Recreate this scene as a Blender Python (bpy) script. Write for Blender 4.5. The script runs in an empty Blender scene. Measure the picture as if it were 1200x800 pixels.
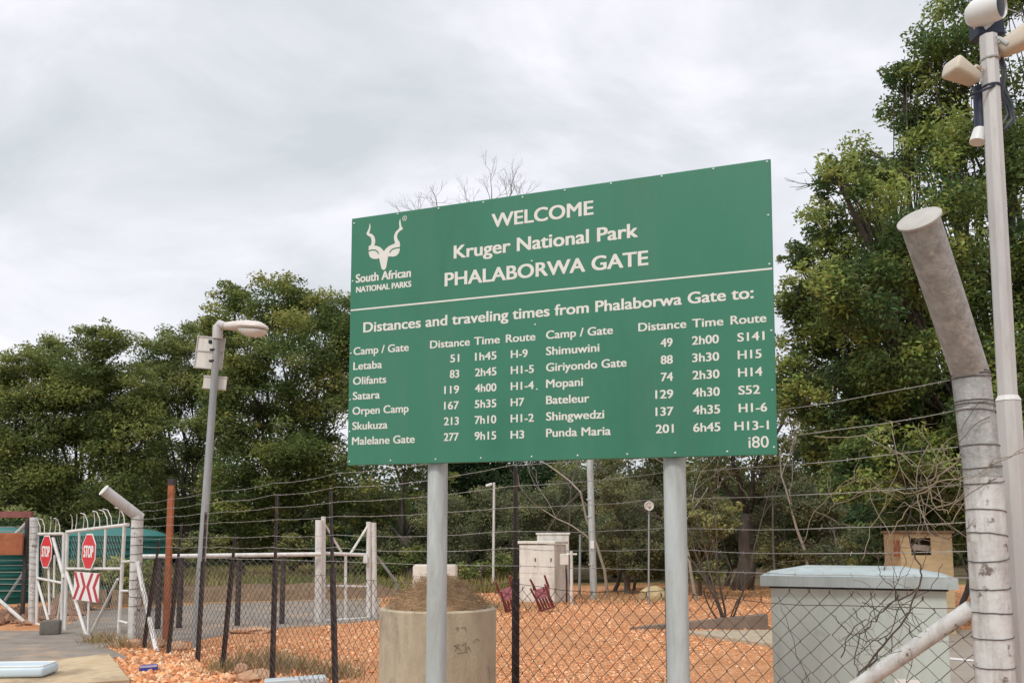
import bpy, bmesh, math, random
import numpy as np
from mathutils import Vector, geometry

random.seed(7)
RNG = np.random.default_rng(11)
SC = bpy.context.scene
COL = SC.collection
PI = math.pi

# ------------------------------------------------------------------ camera
EYE = 1.6
PITCH = math.atan(0.1)
FPX = 1000.0
cam_d = bpy.data.cameras.new('camera')
cam_d.sensor_width = 36.0
cam_d.lens = 36.0 * FPX / 1200.0
cam_d.shift_y = 130.0 / 1200.0
cam_d.clip_start = 0.05
cam_d.clip_end = 3000.0
cam = bpy.data.objects.new('camera', cam_d)
cam.location = (0, 0, EYE)
cam.rotation_euler = (PI / 2 + PITCH, 0, 0)
COL.objects.link(cam)
SC.camera = cam

# ------------------------------------------------------------------ light
SUN_EL, SUN_AZ = math.radians(47), math.radians(212)      # azimuth measured clockwise from +Y
world = bpy.data.worlds.new('World')
SC.world = world
world.use_nodes = True
wn, wl = world.node_tree.nodes, world.node_tree.links
wn.clear()
w_out = wn.new('ShaderNodeOutputWorld')
w_sky = wn.new('ShaderNodeTexSky')
w_sky.sky_type = 'NISHITA'
w_sky.sun_disc = False
w_sky.sun_elevation = SUN_EL
w_sky.sun_rotation = SUN_AZ
w_b1 = wn.new('ShaderNodeBackground'); w_b1.inputs[1].default_value = 0.1
wl.new(w_sky.outputs[0], w_b1.inputs[0])
tc = wn.new('ShaderNodeTexCoord')
sep = wn.new('ShaderNodeSeparateXYZ'); wl.new(tc.outputs['Generated'], sep.inputs[0])
def wmath(op, a, b=None, clamp=False):
    n = wn.new('ShaderNodeMath'); n.operation = op; n.use_clamp = clamp
    for i, v in enumerate((a, b)):
        if v is None: continue
        if isinstance(v, (int, float)): n.inputs[i].default_value = v
        else: wl.new(v, n.inputs[i])
    return n.outputs[0]
zz = wmath('MAXIMUM', sep.outputs[2], 0.0)
den = wmath('ADD', zz, 0.55)
cx = wmath('DIVIDE', sep.outputs[0], den)
cy = wmath('DIVIDE', sep.outputs[1], den)
comb = wn.new('ShaderNodeCombineXYZ'); wl.new(cx, comb.inputs[0]); wl.new(cy, comb.inputs[1])
mp = wn.new('ShaderNodeMapping'); mp.inputs['Rotation'].default_value = (0, 0, math.radians(35)); mp.inputs['Scale'].default_value = (0.8, 1.25, 1)
mp.inputs['Location'].default_value = (3.1, 1.7, 0.4)
wl.new(comb.outputs[0], mp.inputs[0])
nz = wn.new('ShaderNodeTexNoise'); nz.inputs['Scale'].default_value = 3.0; nz.inputs['Detail'].default_value = 7; nz.inputs['Roughness'].default_value = 0.55; nz.inputs['Distortion'].default_value = 0.5
wl.new(mp.outputs[0], nz.inputs['Vector'])
rp = wn.new('ShaderNodeValToRGB')
rp.color_ramp.elements[0].position = 0.36; rp.color_ramp.elements[0].color = (0.56, 0.605, 0.63, 1)
rp.color_ramp.elements[1].position = 0.66; rp.color_ramp.elements[1].color = (0.86, 0.855, 0.91, 1)
e = rp.color_ramp.elements.new(0.5); e.color = (0.68, 0.69, 0.735, 1)
wl.new(nz.outputs['Fac'], rp.inputs[0])
zen = wn.new('ShaderNodeMapRange'); zen.inputs['From Min'].default_value = 0.55; zen.inputs['From Max'].default_value = 0.95
zen.inputs['To Min'].default_value = 1.0; zen.inputs['To Max'].default_value = 1.75
wl.new(sep.outputs[2], zen.inputs['Value'])
w_b2 = wn.new('ShaderNodeBackground')
wl.new(rp.outputs[0], w_b2.inputs[0]); wl.new(zen.outputs[0], w_b2.inputs[1])
w_mix = wn.new('ShaderNodeMixShader'); w_mix.inputs[0].default_value = 0.94
wl.new(w_b1.outputs[0], w_mix.inputs[1]); wl.new(w_b2.outputs[0], w_mix.inputs[2])
wl.new(w_mix.outputs[0], w_out.inputs[0])

sun_d = bpy.data.lights.new('sun', 'SUN')
sun_d.energy = 1.5  # thin overcast: a broad soft sun
sun_d.angle = math.radians(14)
sun_d.color = (1.0, 0.95, 0.87)
sun = bpy.data.objects.new('sun', sun_d)
COL.objects.link(sun)
sv = Vector((math.sin(SUN_AZ) * math.cos(SUN_EL), math.cos(SUN_AZ) * math.cos(SUN_EL), math.sin(SUN_EL)))
sun.rotation_euler = sv.to_track_quat('Z', 'Y').to_euler()
sun.location = (0, 0, 30)

SC.view_settings.view_transform = 'Standard'
SC.view_settings.look = 'None'
SC.view_settings.exposure = 0.29
SC.view_settings.gamma = 1.0
SC.render.engine = 'CYCLES'
SC.cycles.max_bounces = 6
SC.cycles.transparent_max_bounces = 8

# ------------------------------------------------------------------ survey of the place: sight lines from the tripod
FW = np.array([0, math.cos(PITCH), math.sin(PITCH)])
UPV = np.array([0, -math.sin(PITCH), math.cos(PITCH)])
ORG = np.array([0, 0, EYE])
def ray(px, py):
    return FW + np.array([1.0, 0, 0]) * (px - 600) / FPX - UPV * (py - 530) / FPX
def at(px, py, Y):
    d = ray(px, py); return ORG + d * (Y / d[1])
def G(px, py, z=0.0):
    d = ray(px, py); return ORG + d * ((z - EYE) / d[2])
def on_plane(px, py, p0, n):
    d = ray(px, py); return ORG + d * (np.dot(np.asarray(p0) - ORG, n) / np.dot(d, n))

# ------------------------------------------------------------------ mesh helpers
class MB:
    def __init__(s): s.v = []; s.f = []
    def add(s, vs, fs):
        o = len(s.v); s.v += [tuple(float(c) for c in p) for p in vs]; s.f += [tuple(i + o for i in f) for f in fs]
        return s
    def hull8(s, c):
        return s.add(c, [(0, 3, 2, 1), (4, 5, 6, 7), (0, 1, 5, 4), (1, 2, 6, 5), (2, 3, 7, 6), (3, 0, 4, 7)])
    def box(s, c, size, U=(1, 0, 0), V=(0, 1, 0), W=(0, 0, 1)):
        c = np.asarray(c, float); U, V, W = (np.asarray(a, float) * h / 2 for a, h in zip((U, V, W), size))
        return s.hull8([c - U - V - W, c + U - V - W, c + U + V - W, c - U + V - W, c - U - V + W, c + U - V + W, c + U + V + W, c - U + V + W])
    def rbox(s, c, size, U=(1, 0, 0), V=(0, 1, 0), W=(0, 0, 1), b=0.01, n=2):
        bm = bmesh.new(); bmesh.ops.create_cube(bm, size=1.0)
        for v in bm.verts: v.co = Vector((v.co.x * size[0], v.co.y * size[1], v.co.z * size[2]))
        bmesh.ops.bevel(bm, geom=bm.edges[:], offset=b, segments=n, affect='EDGES', profile=0.5)
        c = np.asarray(c, float); U, V, W = (np.asarray(a, float) for a in (U, V, W))
        vs = [c + U * v.co.x + V * v.co.y + W * v.co.z for v in bm.verts]
        bm.verts.index_update(); fs = [tuple(v.index for v in f.verts) for f in bm.faces]
        bm.free(); return s.add(vs, fs)
    def tube(s, pts, r, n=8, cap=True):
        pts = [np.asarray(p, float) for p in pts]
        m = len(pts); rs = r if hasattr(r, '__len__') else [r] * m
        vs = []; prev = None
        for i, p in enumerate(pts):
            a = pts[min(i + 1, m - 1)] - pts[max(i - 1, 0)]; a = a / (np.linalg.norm(a) + 1e-12)
            if prev is None:
                t = np.array([0, 0, 1.0]) if abs(a[2]) < 0.9 else np.array([1.0, 0, 0])
                u = np.cross(a, t)
            else:
                u = prev - a * np.dot(prev, a)
            u = u / (np.linalg.norm(u) + 1e-12); prev = u; w = np.cross(a, u)
            for k in range(n):
                th = 2 * PI * k / n; vs.append(p + (u * math.cos(th) + w * math.sin(th)) * rs[i])
        fs = []
        for i in range(m - 1):
            for k in range(n):
                k2 = (k + 1) % n
                fs.append((i * n + k, i * n + k2, (i + 1) * n + k2, (i + 1) * n + k))
        if cap:
            fs.append(tuple(reversed(range(n)))); fs.append(tuple((m - 1) * n + k for k in range(n)))
        return s.add(vs, fs)
    def lathe(s, c, prof, n=32, axis=(0, 0, 1), jitter=0.0):
        c = np.asarray(c, float); a = np.asarray(axis, float); a = a / np.linalg.norm(a)
        t = np.array([0, 0, 1.0]) if abs(a[2]) < 0.9 else np.array([1.0, 0, 0])
        u = np.cross(t, a); u /= np.linalg.norm(u); w = np.cross(a, u)
        vs = []; fs = []
        for r, h in prof:
            for k in range(n):
                th = 2 * PI * k / n; rr = r * (1 + jitter * random.uniform(-1, 1))
                vs.append(c + a * h + (u * math.cos(th) + w * math.sin(th)) * rr)
        for i in range(len(prof) - 1):
            for k in range(n):
                k2 = (k + 1) % n; fs.append((i * n + k, i * n + k2, (i + 1) * n + k2, (i + 1) * n + k))
        fs.append(tuple(reversed(range(n)))); fs.append(tuple((len(prof) - 1) * n + k for k in range(n)))
        return s.add(vs, fs)
    def prism(s, poly, lo, hi):
        """poly: list of xy (any winding); a slab from z=lo to z=hi"""
        A = sum(poly[i][0] * poly[(i + 1) % len(poly)][1] - poly[(i + 1) % len(poly)][0] * poly[i][1] for i in range(len(poly)))
        if A < 0: poly = poly[::-1]
        n = len(poly)
        vs = [(p[0], p[1], lo) for p in poly] + [(p[0], p[1], hi) for p in poly]
        return s.add(vs, [tuple(reversed(range(n))), tuple(range(n, 2 * n))] + [(i, (i + 1) % n, n + (i + 1) % n, n + i) for i in range(n)])
    def plate(s, pts2, O, U, V, N, lo, hi):
        """2D outline in the frame O,U,V extruded along N from lo to hi (triangulated faces)"""
        O, U, V, N = (np.asarray(a, float) for a in (O, U, V, N))
        A = sum(pts2[i][0] * pts2[(i + 1) % len(pts2)][1] - pts2[(i + 1) % len(pts2)][0] * pts2[i][1] for i in range(len(pts2)))
        if A < 0: pts2 = pts2[::-1]
        n = len(pts2)
        vs = [O + U * a + V * b + N * lo for a, b in pts2] + [O + U * a + V * b + N * hi for a, b in pts2]
        tri = geometry.tessellate_polygon([[Vector((a, b, 0)) for a, b in pts2]])
        fs = []
        for t in tri:
            (x0, y0), (x1, y1), (x2, y2) = (pts2[i] for i in t)
            t = tuple(t) if (x1 - x0) * (y2 - y0) - (x2 - x0) * (y1 - y0) > 0 else tuple(reversed(t))
            fs.append(tuple(i + n for i in t)); fs.append(tuple(reversed(t)))
        fs += [(i, (i + 1) % n, n + (i + 1) % n, n + i) for i in range(n)]
        return s.add(vs, fs)

ORIGIN = {}
def link(name, me, parent, origin):
    o = bpy.data.objects.new(name, me); COL.objects.link(o)
    if parent is not None: o.parent = parent
    else: o.location = origin
    ORIGIN[o.name] = origin
    return o
def obj(name, mb, m, parent=None, smooth=False, label=None, base=None):
    V = np.array(mb.v, float)
    if parent is not None: org = ORIGIN[parent.name]
    elif base is not None: org = np.asarray(base, float)
    else: org = np.array([(V[:, 0].min() + V[:, 0].max()) / 2, (V[:, 1].min() + V[:, 1].max()) / 2, V[:, 2].min()])
    me = bpy.data.meshes.new(name)
    me.from_pydata([tuple(p) for p in V - org], [], mb.f)
    if smooth:
        me.polygons.foreach_set('use_smooth', [True] * len(me.polygons))
        if smooth != 'all':
            try: me.set_sharp_from_angle(angle=math.radians(40))
            except Exception: pass
    me.materials.append(m)
    o = link(name, me, parent, org)
    if label: o['label'] = label
    return o
def thing(name, label, cat, loc, group=None):
    o = bpy.data.objects.new(name, None); COL.objects.link(o)
    o.location = loc; o.empty_display_size = 0.1; ORIGIN[o.name] = np.asarray(loc, float)
    return tag(o, label, cat, group)
def tag(o, label, cat, group=None):
    o['label'] = label; o['category'] = cat
    if group: o['group'] = group
    return o
def kind(o, k): o['kind'] = k; return o
def kids(o): return [c for c in COL.objects if c.parent is o]
def dup(o, loc, rot=None, scale=None, label=None, parent=None):
    c = o.copy(); COL.objects.link(c)
    if parent is None:
        c.location = loc
        if rot is not None: c.rotation_euler = rot
        if scale is not None: c.scale = scale
        if label: c['label'] = label
    else: c.parent = parent
    for ch in kids(o): dup(ch, None, parent=c)
    return c

# ------------------------------------------------------------------ materials
def mat(name, c1, c2=None, scale=8.0, rough=0.7, bump=0.0, bscale=None, metal=0.0, spots=None, spot_scale=5.0, spot_lo=0.58, spot_hi=0.66, stretch=(1, 1, 1), spec=0.4, grime=0.0, grime_scale=3.0, grime_col=(0.16, 0.12, 0.085)):
    m = bpy.data.materials.new(name); m.use_nodes = True
    N, L = m.node_tree.nodes, m.node_tree.links
    b = N['Principled BSDF']; b.inputs['Roughness'].default_value = rough; b.inputs['Metallic'].default_value = metal
    b.inputs['Specular IOR Level'].default_value = spec
    t = N.new('ShaderNodeTexCoord'); mp = N.new('ShaderNodeMapping'); mp.inputs['Scale'].default_value = stretch
    L.new(t.outputs['Object'], mp.inputs[0])
    n = N.new('ShaderNodeTexNoise'); n.inputs['Scale'].default_value = scale; n.inputs['Detail'].default_value = 6; n.inputs['Roughness'].default_value = 0.6
    L.new(mp.outputs[0], n.inputs['Vector'])
    r = N.new('ShaderNodeValToRGB'); r.color_ramp.elements[0].position = 0.32; r.color_ramp.elements[1].position = 0.7
    r.color_ramp.elements[0].color = (*c1, 1); r.color_ramp.elements[1].color = (*(c2 or c1), 1)
    L.new(n.outputs['Fac'], r.inputs[0]); out = r.outputs[0]
    if spots:
        s = N.new('ShaderNodeTexNoise'); s.inputs['Scale'].default_value = spot_scale; s.inputs['Detail'].default_value = 8; s.inputs['Roughness'].default_value = 0.65
        L.new(mp.outputs[0], s.inputs['Vector'])
        k = N.new('ShaderNodeMapRange'); k.inputs['From Min'].default_value = spot_lo; k.inputs['From Max'].default_value = spot_hi
        L.new(s.outputs['Fac'], k.inputs['Value'])
        x = N.new('ShaderNodeMix'); x.data_type = 'RGBA'; x.inputs['B'].default_value = (*spots, 1)
        L.new(k.outputs[0], x.inputs['Factor']); L.new(out, x.inputs['A']); out = x.outputs['Result']
    if grime:      # weathering: runs and dust that stay with the surface
        gm = N.new('ShaderNodeMapping'); gm.inputs['Scale'].default_value = (grime_scale * 3.0, grime_scale * 3.0, grime_scale * 0.45)
        L.new(t.outputs['Object'], gm.inputs[0])
        gn = N.new('ShaderNodeTexNoise'); gn.inputs['Scale'].default_value = 1.0; gn.inputs['Detail'].default_value = 9; gn.inputs['Roughness'].default_value = 0.68
        L.new(gm.outputs[0], gn.inputs['Vector'])
        gr = N.new('ShaderNodeMapRange'); gr.inputs['From Min'].default_value = 0.47; gr.inputs['From Max'].default_value = 0.72; gr.inputs['To Max'].default_value = grime
        L.new(gn.outputs['Fac'], gr.inputs['Value'])
        gx = N.new('ShaderNodeMix'); gx.data_type = 'RGBA'; gx.inputs['B'].default_value = (*grime_col, 1)
        L.new(gr.outputs[0], gx.inputs['Factor']); L.new(out, gx.inputs['A']); out = gx.outputs['Result']
    L.new(out, b.inputs['Base Color'])
    if bump:
        q = N.new('ShaderNodeTexNoise'); q.inputs['Scale'].default_value = bscale or scale * 4; q.inputs['Detail'].default_value = 5
        L.new(mp.outputs[0], q.inputs['Vector'])
        d = N.new('ShaderNodeBump'); d.inputs['Strength'].default_value = bump; d.inputs['Distance'].default_value = 0.02
        L.new(q.outputs['Fac'], d.inputs['Height']); L.new(d.outputs[0], b.inputs['Normal'])
    return m
def attr_mat(name, rough=0.6, trans=0.0, spec=0.3):
    m = bpy.data.materials.new(name); m.use_nodes = True
    N, L = m.node_tree.nodes, m.node_tree.links
    b = N['Principled BSDF']; b.inputs['Roughness'].default_value = rough; b.inputs['Specular IOR Level'].default_value = spec
    a = N.new('ShaderNodeAttribute'); a.attribute_name = 'tint'
    L.new(a.outputs['Color'], b.inputs['Base Color'])
    if trans:
        t = N.new('ShaderNodeBsdfTranslucent'); x = N.new('ShaderNodeMixShader'); x.inputs[0].default_value = trans
        L.new(a.outputs['Color'], t.inputs[0]); L.new(b.outputs[0], x.inputs[1]); L.new(t.outputs[0], x.inputs[2])
        L.new(x.outputs[0], N['Material Output'].inputs[0])
    return m

M = {}
M['green'] = mat('sign_green', (0.037, 0.185, 0.112), (0.045, 0.20, 0.122), 2.2, 0.34, spots=(0.029, 0.15, 0.084), spot_scale=1.1, spot_lo=0.46, spot_hi=0.66, stretch=(1, 1, 0.45), bump=0.12, bscale=1.6, grime=0.22, grime_scale=1.1, grime_col=(0.13, 0.22, 0.16))
M['cream'] = mat('cream_vinyl', (0.70, 0.67, 0.61), (0.76, 0.73, 0.67), 20, 0.5)
M['alu'] = mat('bare_aluminium', (0.36, 0.46, 0.42), (0.46, 0.55, 0.51), 10, 0.4, metal=0.4)
M['galv'] = mat('galvanised_steel', (0.40, 0.435, 0.43), (0.53, 0.565, 0.555), 9, 0.55, metal=0.12, spots=(0.36, 0.35, 0.31), spot_scale=4.2, spot_lo=0.52, spot_hi=0.7, bump=0.05, stretch=(1, 1, 0.25), grime=0.55, grime_scale=5, grime_col=(0.25, 0.235, 0.20))
M['wire'] = mat('galvanised_wire', (0.30, 0.29, 0.27), (0.44, 0.43, 0.40), 4, 0.55, metal=0.2)
M['rustwire'] = mat('rusty_wire', (0.05, 0.035, 0.028), (0.13, 0.10, 0.085), 1.1, 0.75)
M['picket'] = mat('dark_steel_picket', (0.028, 0.022, 0.026), (0.06, 0.045, 0.042), 9, 0.65, spots=(0.12, 0.075, 0.05), spot_scale=6)
M['white_post'] = mat('whitewashed_pole', (0.52, 0.515, 0.495), (0.66, 0.655, 0.635), 9, 0.75, spots=(0.17, 0.14, 0.12), spot_scale=11, spot_lo=0.59, spot_hi=0.65, bump=0.3, bscale=25, grime=0.6, grime_scale=5)
M['grey_pipe'] = mat('weathered_grey_pipe', (0.30, 0.30, 0.285), (0.46, 0.46, 0.445), 14, 0.75, spots=(0.47, 0.46, 0.43), spot_scale=20, spot_lo=0.56, spot_hi=0.63, bump=0.4, bscale=45, grime=0.5, grime_scale=9, grime_col=(0.17, 0.16, 0.145))
M['white_paint'] = mat('white_painted_steel', (0.62, 0.61, 0.58), (0.72, 0.71, 0.68), 6, 0.55, spots=(0.36, 0.27, 0.2), spot_scale=18, spot_lo=0.64, spot_hi=0.70, grime=0.5, grime_scale=4, grime_col=(0.25, 0.19, 0.14))
M['redsign'] = mat('red_reflective', (0.62, 0.025, 0.035), (0.68, 0.03, 0.04), 6, 0.4)
M['whitesign'] = mat('white_reflective', (0.78, 0.77, 0.75), (0.82, 0.8, 0.78), 6, 0.4)
M['rust'] = mat('rust_orange_paint', (0.27, 0.085, 0.038), (0.40, 0.14, 0.065), 5, 0.75, spots=(0.12, 0.05, 0.03), spot_scale=7)
M['concrete'] = mat('grey_concrete', (0.40, 0.325, 0.225), (0.52, 0.435, 0.315), 5, 0.85, bump=0.25, bscale=70, spots=(0.25, 0.205, 0.15), spot_scale=5, spot_lo=0.54, spot_hi=0.68, stretch=(1, 1, 0.5), grime=0.55, grime_scale=2.2, grime_col=(0.22, 0.175, 0.125))
M['slab'] = mat('tan_concrete', (0.46, 0.35, 0.21), (0.58, 0.47, 0.31), 3, 0.9, bump=0.35, bscale=40, spots=(0.30, 0.22, 0.14), spot_scale=1.6, spot_lo=0.50, spot_hi=0.66, grime=0.5, grime_scale=1.5, grime_col=(0.42, 0.24, 0.12))
M['cabinet'] = mat('pale_green_paint', (0.47, 0.55, 0.51), (0.53, 0.605, 0.565), 2.5, 0.5, spots=(0.36, 0.41, 0.38), spot_scale=4, spot_lo=0.6, spot_hi=0.75, grime=0.35, grime_scale=2.0, grime_col=(0.27, 0.26, 0.21))
M['cabroof'] = mat('pale_zinc_roof', (0.36, 0.42, 0.42), (0.45, 0.51, 0.51), 3, 0.5, spots=(0.26, 0.29, 0.28), spot_scale=5, grime=0.5, grime_scale=3, grime_col=(0.24, 0.23, 0.2))
M['kiosk'] = mat('cream_fibreglass', (0.66, 0.64, 0.58), (0.74, 0.72, 0.66), 3, 0.55, spots=(0.42, 0.38, 0.31), spot_scale=5, spot_lo=0.62, spot_hi=0.75, grime=0.45, grime_scale=2)
M['maroon'] = mat('maroon_plastic', (0.20, 0.045, 0.055), (0.27, 0.07, 0.08), 5, 0.5)
M['tank'] = mat('green_plastic', (0.006, 0.085, 0.075), (0.010, 0.115, 0.10), 2, 0.45)
M['tanktop'] = mat('paler_green_plastic', (0.012, 0.125, 0.11), (0.022, 0.16, 0.14), 2, 0.5)  # lid tone, paler than the barrel
M['dark'] = mat('black_plastic', (0.012, 0.013, 0.02), (0.022, 0.024, 0.035), 5, 0.45)
M['navy'] = mat('dark_blue_box', (0.020, 0.028, 0.055), (0.035, 0.042, 0.075), 5, 0.5)
M['beige'] = mat('yellowed_plastic', (0.50, 0.44, 0.34), (0.60, 0.54, 0.44), 5, 0.5, spots=(0.36, 0.29, 0.2), spot_scale=9, spot_lo=0.6, spot_hi=0.75)
M['whiteplastic'] = mat('white_plastic', (0.66, 0.66, 0.65), (0.74, 0.74, 0.72), 5, 0.4)
M['polepaint'] = mat('pinkish_grey_pole', (0.47, 0.455, 0.44), (0.58, 0.565, 0.55), 6, 0.5, metal=0.1, stretch=(1, 1, 0.15), spots=(0.33, 0.30, 0.28), spot_scale=6, spot_lo=0.6, spot_hi=0.78, grime=0.5, grime_scale=4, grime_col=(0.26, 0.22, 0.19))
M['lampgrey'] = mat('grey_lamp_pole', (0.27, 0.29, 0.30), (0.38, 0.40, 0.40), 6, 0.55, metal=0.2, stretch=(1, 1, 0.2), grime=0.5, grime_scale=3)
M['lamphead'] = mat('lamp_shell', (0.60, 0.55, 0.50), (0.68, 0.62, 0.57), 6, 0.45)
M['glass'] = mat('frosted_bowl', (0.62, 0.62, 0.60), (0.70, 0.70, 0.68), 6, 0.25)
M['ply'] = mat('tan_plywood', (0.42, 0.30, 0.16), (0.52, 0.39, 0.23), 6, 0.8, stretch=(1, 1, 3))
M['soil'] = mat('dry_soil', (0.22, 0.13, 0.065), (0.40, 0.26, 0.15), 10, 0.95, bump=0.6, bscale=40)
M['straw'] = mat('straw', (0.26, 0.18, 0.10), (0.40, 0.30, 0.18), 3, 0.9)
M['bark'] = mat('grey_bark', (0.07, 0.058, 0.048), (0.15, 0.125, 0.105), 6, 0.9, bump=0.5, bscale=20, stretch=(1, 1, 0.25))
M['palebark'] = mat('pale_dead_wood', (0.24, 0.20, 0.16), (0.36, 0.31, 0.26), 6, 0.9)
M['vine'] = mat('dry_vine', (0.055, 0.042, 0.034), (0.13, 0.10, 0.08), 5, 0.9)
M['palevine'] = mat('pale_dry_vine', (0.25, 0.20, 0.14), (0.36, 0.30, 0.22), 5, 0.9)
M['rock'] = mat('orange_rock', (0.40, 0.21, 0.12), (0.55, 0.36, 0.23), 6, 0.9, bump=0.4, bscale=25)
M['boulder'] = mat('grey_block', (0.13, 0.12, 0.10), (0.19, 0.175, 0.15), 6, 0.9, bump=0.4, bscale=30)
M['paleslab'] = mat('pale_blue_grey_paint', (0.46, 0.52, 0.55), (0.56, 0.61, 0.63), 5, 0.6)
M['paleblue'] = mat('pale_blue_plastic', (0.50, 0.61, 0.68), (0.58, 0.69, 0.75), 4, 0.4)
M['blue'] = mat('blue_wrapper', (0.03, 0.05, 0.28), (0.05, 0.08, 0.38), 20, 0.4)
M['black_marker'] = mat('black_paint_marks', (0.13, 0.11, 0.085), (0.22, 0.18, 0.14), 90, 0.95)
M['leaf'] = attr_mat('leaves', 0.6, 0.36, 0.14)
M['stone'] = attr_mat('gravel_stones', 0.9)
M['grass'] = attr_mat('grass_blades', 0.7, 0.25)

def ground_material():
    m = bpy.data.materials.new('red_earth_and_dry_grass'); m.use_nodes = True
    N, L = m.node_tree.nodes, m.node_tree.links
    b = N['Principled BSDF']; b.inputs['Roughness'].default_value = 0.95; b.inputs['Specular IOR Level'].default_value = 0.1
    g = N.new('ShaderNodeNewGeometry')
    def noise(s, det=6, dist=0.0):
        n = N.new('ShaderNodeTexNoise'); n.inputs['Scale'].default_value = s; n.inputs['Detail'].default_value = det; n.inputs['Roughness'].default_value = 0.65
        L.new(g.outputs['Position'], n.inputs['Vector']); return n.outputs['Fac']
    def ramp(f, p0, c0, p1, c1):
        r = N.new('ShaderNodeValToRGB'); r.color_ramp.elements[0].position = p0; r.color_ramp.elements[1].position = p1
        r.color_ramp.elements[0].color = (*c0, 1); r.color_ramp.elements[1].color = (*c1, 1); L.new(f, r.inputs[0]); return r.outputs[0]
    vo = N.new('ShaderNodeTexVoronoi'); vo.inputs['Scale'].default_value = 24; vo.inputs['Randomness'].default_value = 1.0
    L.new(g.outputs['Position'], vo.inputs['Vector'])
    vs_ = N.new('ShaderNodeSeparateColor'); L.new(vo.outputs['Color'], vs_.inputs[0])
    red = ramp(vs_.outputs[0], 0.05, (0.60, 0.26, 0.115), 0.95, (0.80, 0.44, 0.235))
    dirt = ramp(noise(14), 0.35, (0.50, 0.215, 0.095), 0.7, (0.66, 0.34, 0.175))
    gras = ramp(noise(0.9), 0.35, (0.14, 0.15, 0.05), 0.68, (0.36, 0.29, 0.12))
    def mix(f, a, c):
        x = N.new('ShaderNodeMix'); x.data_type = 'RGBA'; L.new(f, x.inputs['Factor']); L.new(a, x.inputs['A']); L.new(c, x.inputs['B']); return x.outputs['Result']
    sp = N.new('ShaderNodeSeparateXYZ'); L.new(g.outputs['Position'], sp.inputs[0])
    def m2(op, a, c):
        n = N.new('ShaderNodeMath'); n.operation = op
        for i, v in enumerate((a, c)):
            if isinstance(v, (int, float)): n.inputs[i].default_value = v
            else: L.new(v, n.inputs[i])
        return n.outputs[0]
    def rng(v, a, c):
        n = N.new('ShaderNodeMapRange'); n.inputs['From Min'].default_value = a; n.inputs['From Max'].default_value = c; L.new(v, n.inputs['Value']); return n.outputs[0]
    wob = m2('MULTIPLY', m2('SUBTRACT', noise(0.35), 0.5), 9.0)
    col = mix(rng(noise(0.9), 0.47, 0.62), red, dirt)
    yy = m2('ADD', sp.outputs[1], wob)
    # grass lies beyond the far side of the road at the west, beyond the trees' edge at the east
    edge = m2('SUBTRACT', yy, m2('MULTIPLY', rng(sp.outputs[0], -6.0, 1.0), 8.0))
    col = mix(rng(edge, 20.5, 23.0), col, gras)
    side = m2('ADD', m2('ABSOLUTE', m2('SUBTRACT', sp.outputs[0], 3.0), 0.0), wob)
    dull = ramp(noise(0.8), 0.3, (0.17, 0.14, 0.10), 0.7, (0.27, 0.23, 0.16))
    col = mix(rng(side, 15.0, 19.0), col, dull)
    far = ramp(noise(0.5), 0.3, (0.07, 0.058, 0.032), 0.7, (0.15, 0.115, 0.062))  # forest litter, its colour darkened to paint in the woodland shade
    col = mix(rng(yy, 29.0, 34.0), col, far)
    L.new(col, b.inputs['Base Color'])
    d = N.new('ShaderNodeBump'); d.inputs['Strength'].default_value = 0.8; d.inputs['Distance'].default_value = 0.05
    L.new(m2('ADD', m2('MULTIPLY', vo.outputs['Distance'], -1.2), noise(60, 3)), d.inputs['Height']); L.new(d.outputs[0], b.inputs['Normal'])
    return m
M['ground'] = ground_material()
M['asphalt'] = mat('worn_asphalt', (0.20, 0.172, 0.145), (0.30, 0.262, 0.222), 2.5, 0.9, bump=0.4, bscale=60, spots=(0.40, 0.29, 0.20), spot_scale=0.9, spot_lo=0.50, spot_hi=0.66, grime=0.5, grime_scale=0.9, grime_col=(0.13, 0.115, 0.10))
M['pave'] = mat('pale_paving', (0.27, 0.225, 0.18), (0.36, 0.31, 0.255), 2, 0.9, bump=0.2, bscale=50)
M['bank'] = mat('brown_earth_bank', (0.13, 0.08, 0.045), (0.23, 0.15, 0.085), 4, 0.95, bump=0.7, bscale=14)

# ------------------------------------------------------------------ ground, road, paving
gb = MB()
gb.add([(-700, -60, 0), (700, -60, 0), (700, 1400, 0), (-700, 1400, 0)], [(0, 1, 2, 3)])
kind(obj('ground', gb, M['ground'], base=(0, 0, 0)), 'structure')

road_px = [(-160, 738), (45, 739), (72, 736), (112, 714), (250, 707), (446, 701), (446, 726), (375, 733), (300, 737), (225, 751), (160, 757), (122, 757), (150, 770), (60, 790), (-160, 800)]
ROAD = [G(*p)[:2] for p in road_px]
def sheet(name, poly, z, m):
    mb = MB(); A = sum(poly[i][0] * poly[(i + 1) % len(poly)][1] - poly[(i + 1) % len(poly)][0] * poly[i][1] for i in range(len(poly)))
    if A < 0: poly = poly[::-1]
    mb.add([(p[0], p[1], z) for p in poly], [t if (poly[t[1]][0] - poly[t[0]][0]) * (poly[t[2]][1] - poly[t[0]][1]) - (poly[t[2]][0] - poly[t[0]][0]) * (poly[t[1]][1] - poly[t[0]][1]) > 0 else tuple(reversed(t))
           for t in map(tuple, geometry.tessellate_polygon([[Vector((p[0], p[1], 0)) for p in poly]]))])
    return kind(obj(name, mb, m), 'structure')
sheet('road', ROAD, 0.006, M['asphalt'])
DRIVE = [G(*p)[:2] for p in [(1090, 738), (1420, 738), (1420, 830), (1090, 815)]]
sheet('paved_path', DRIVE, 0.006, M['pave'])
LINE = [G(*p)[:2] for p in [(1096, 769.2), (1330, 790), (1330, 793), (1096, 771.4)]]
sheet('path_marking', LINE, 0.012, M['whitesign'])
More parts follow.
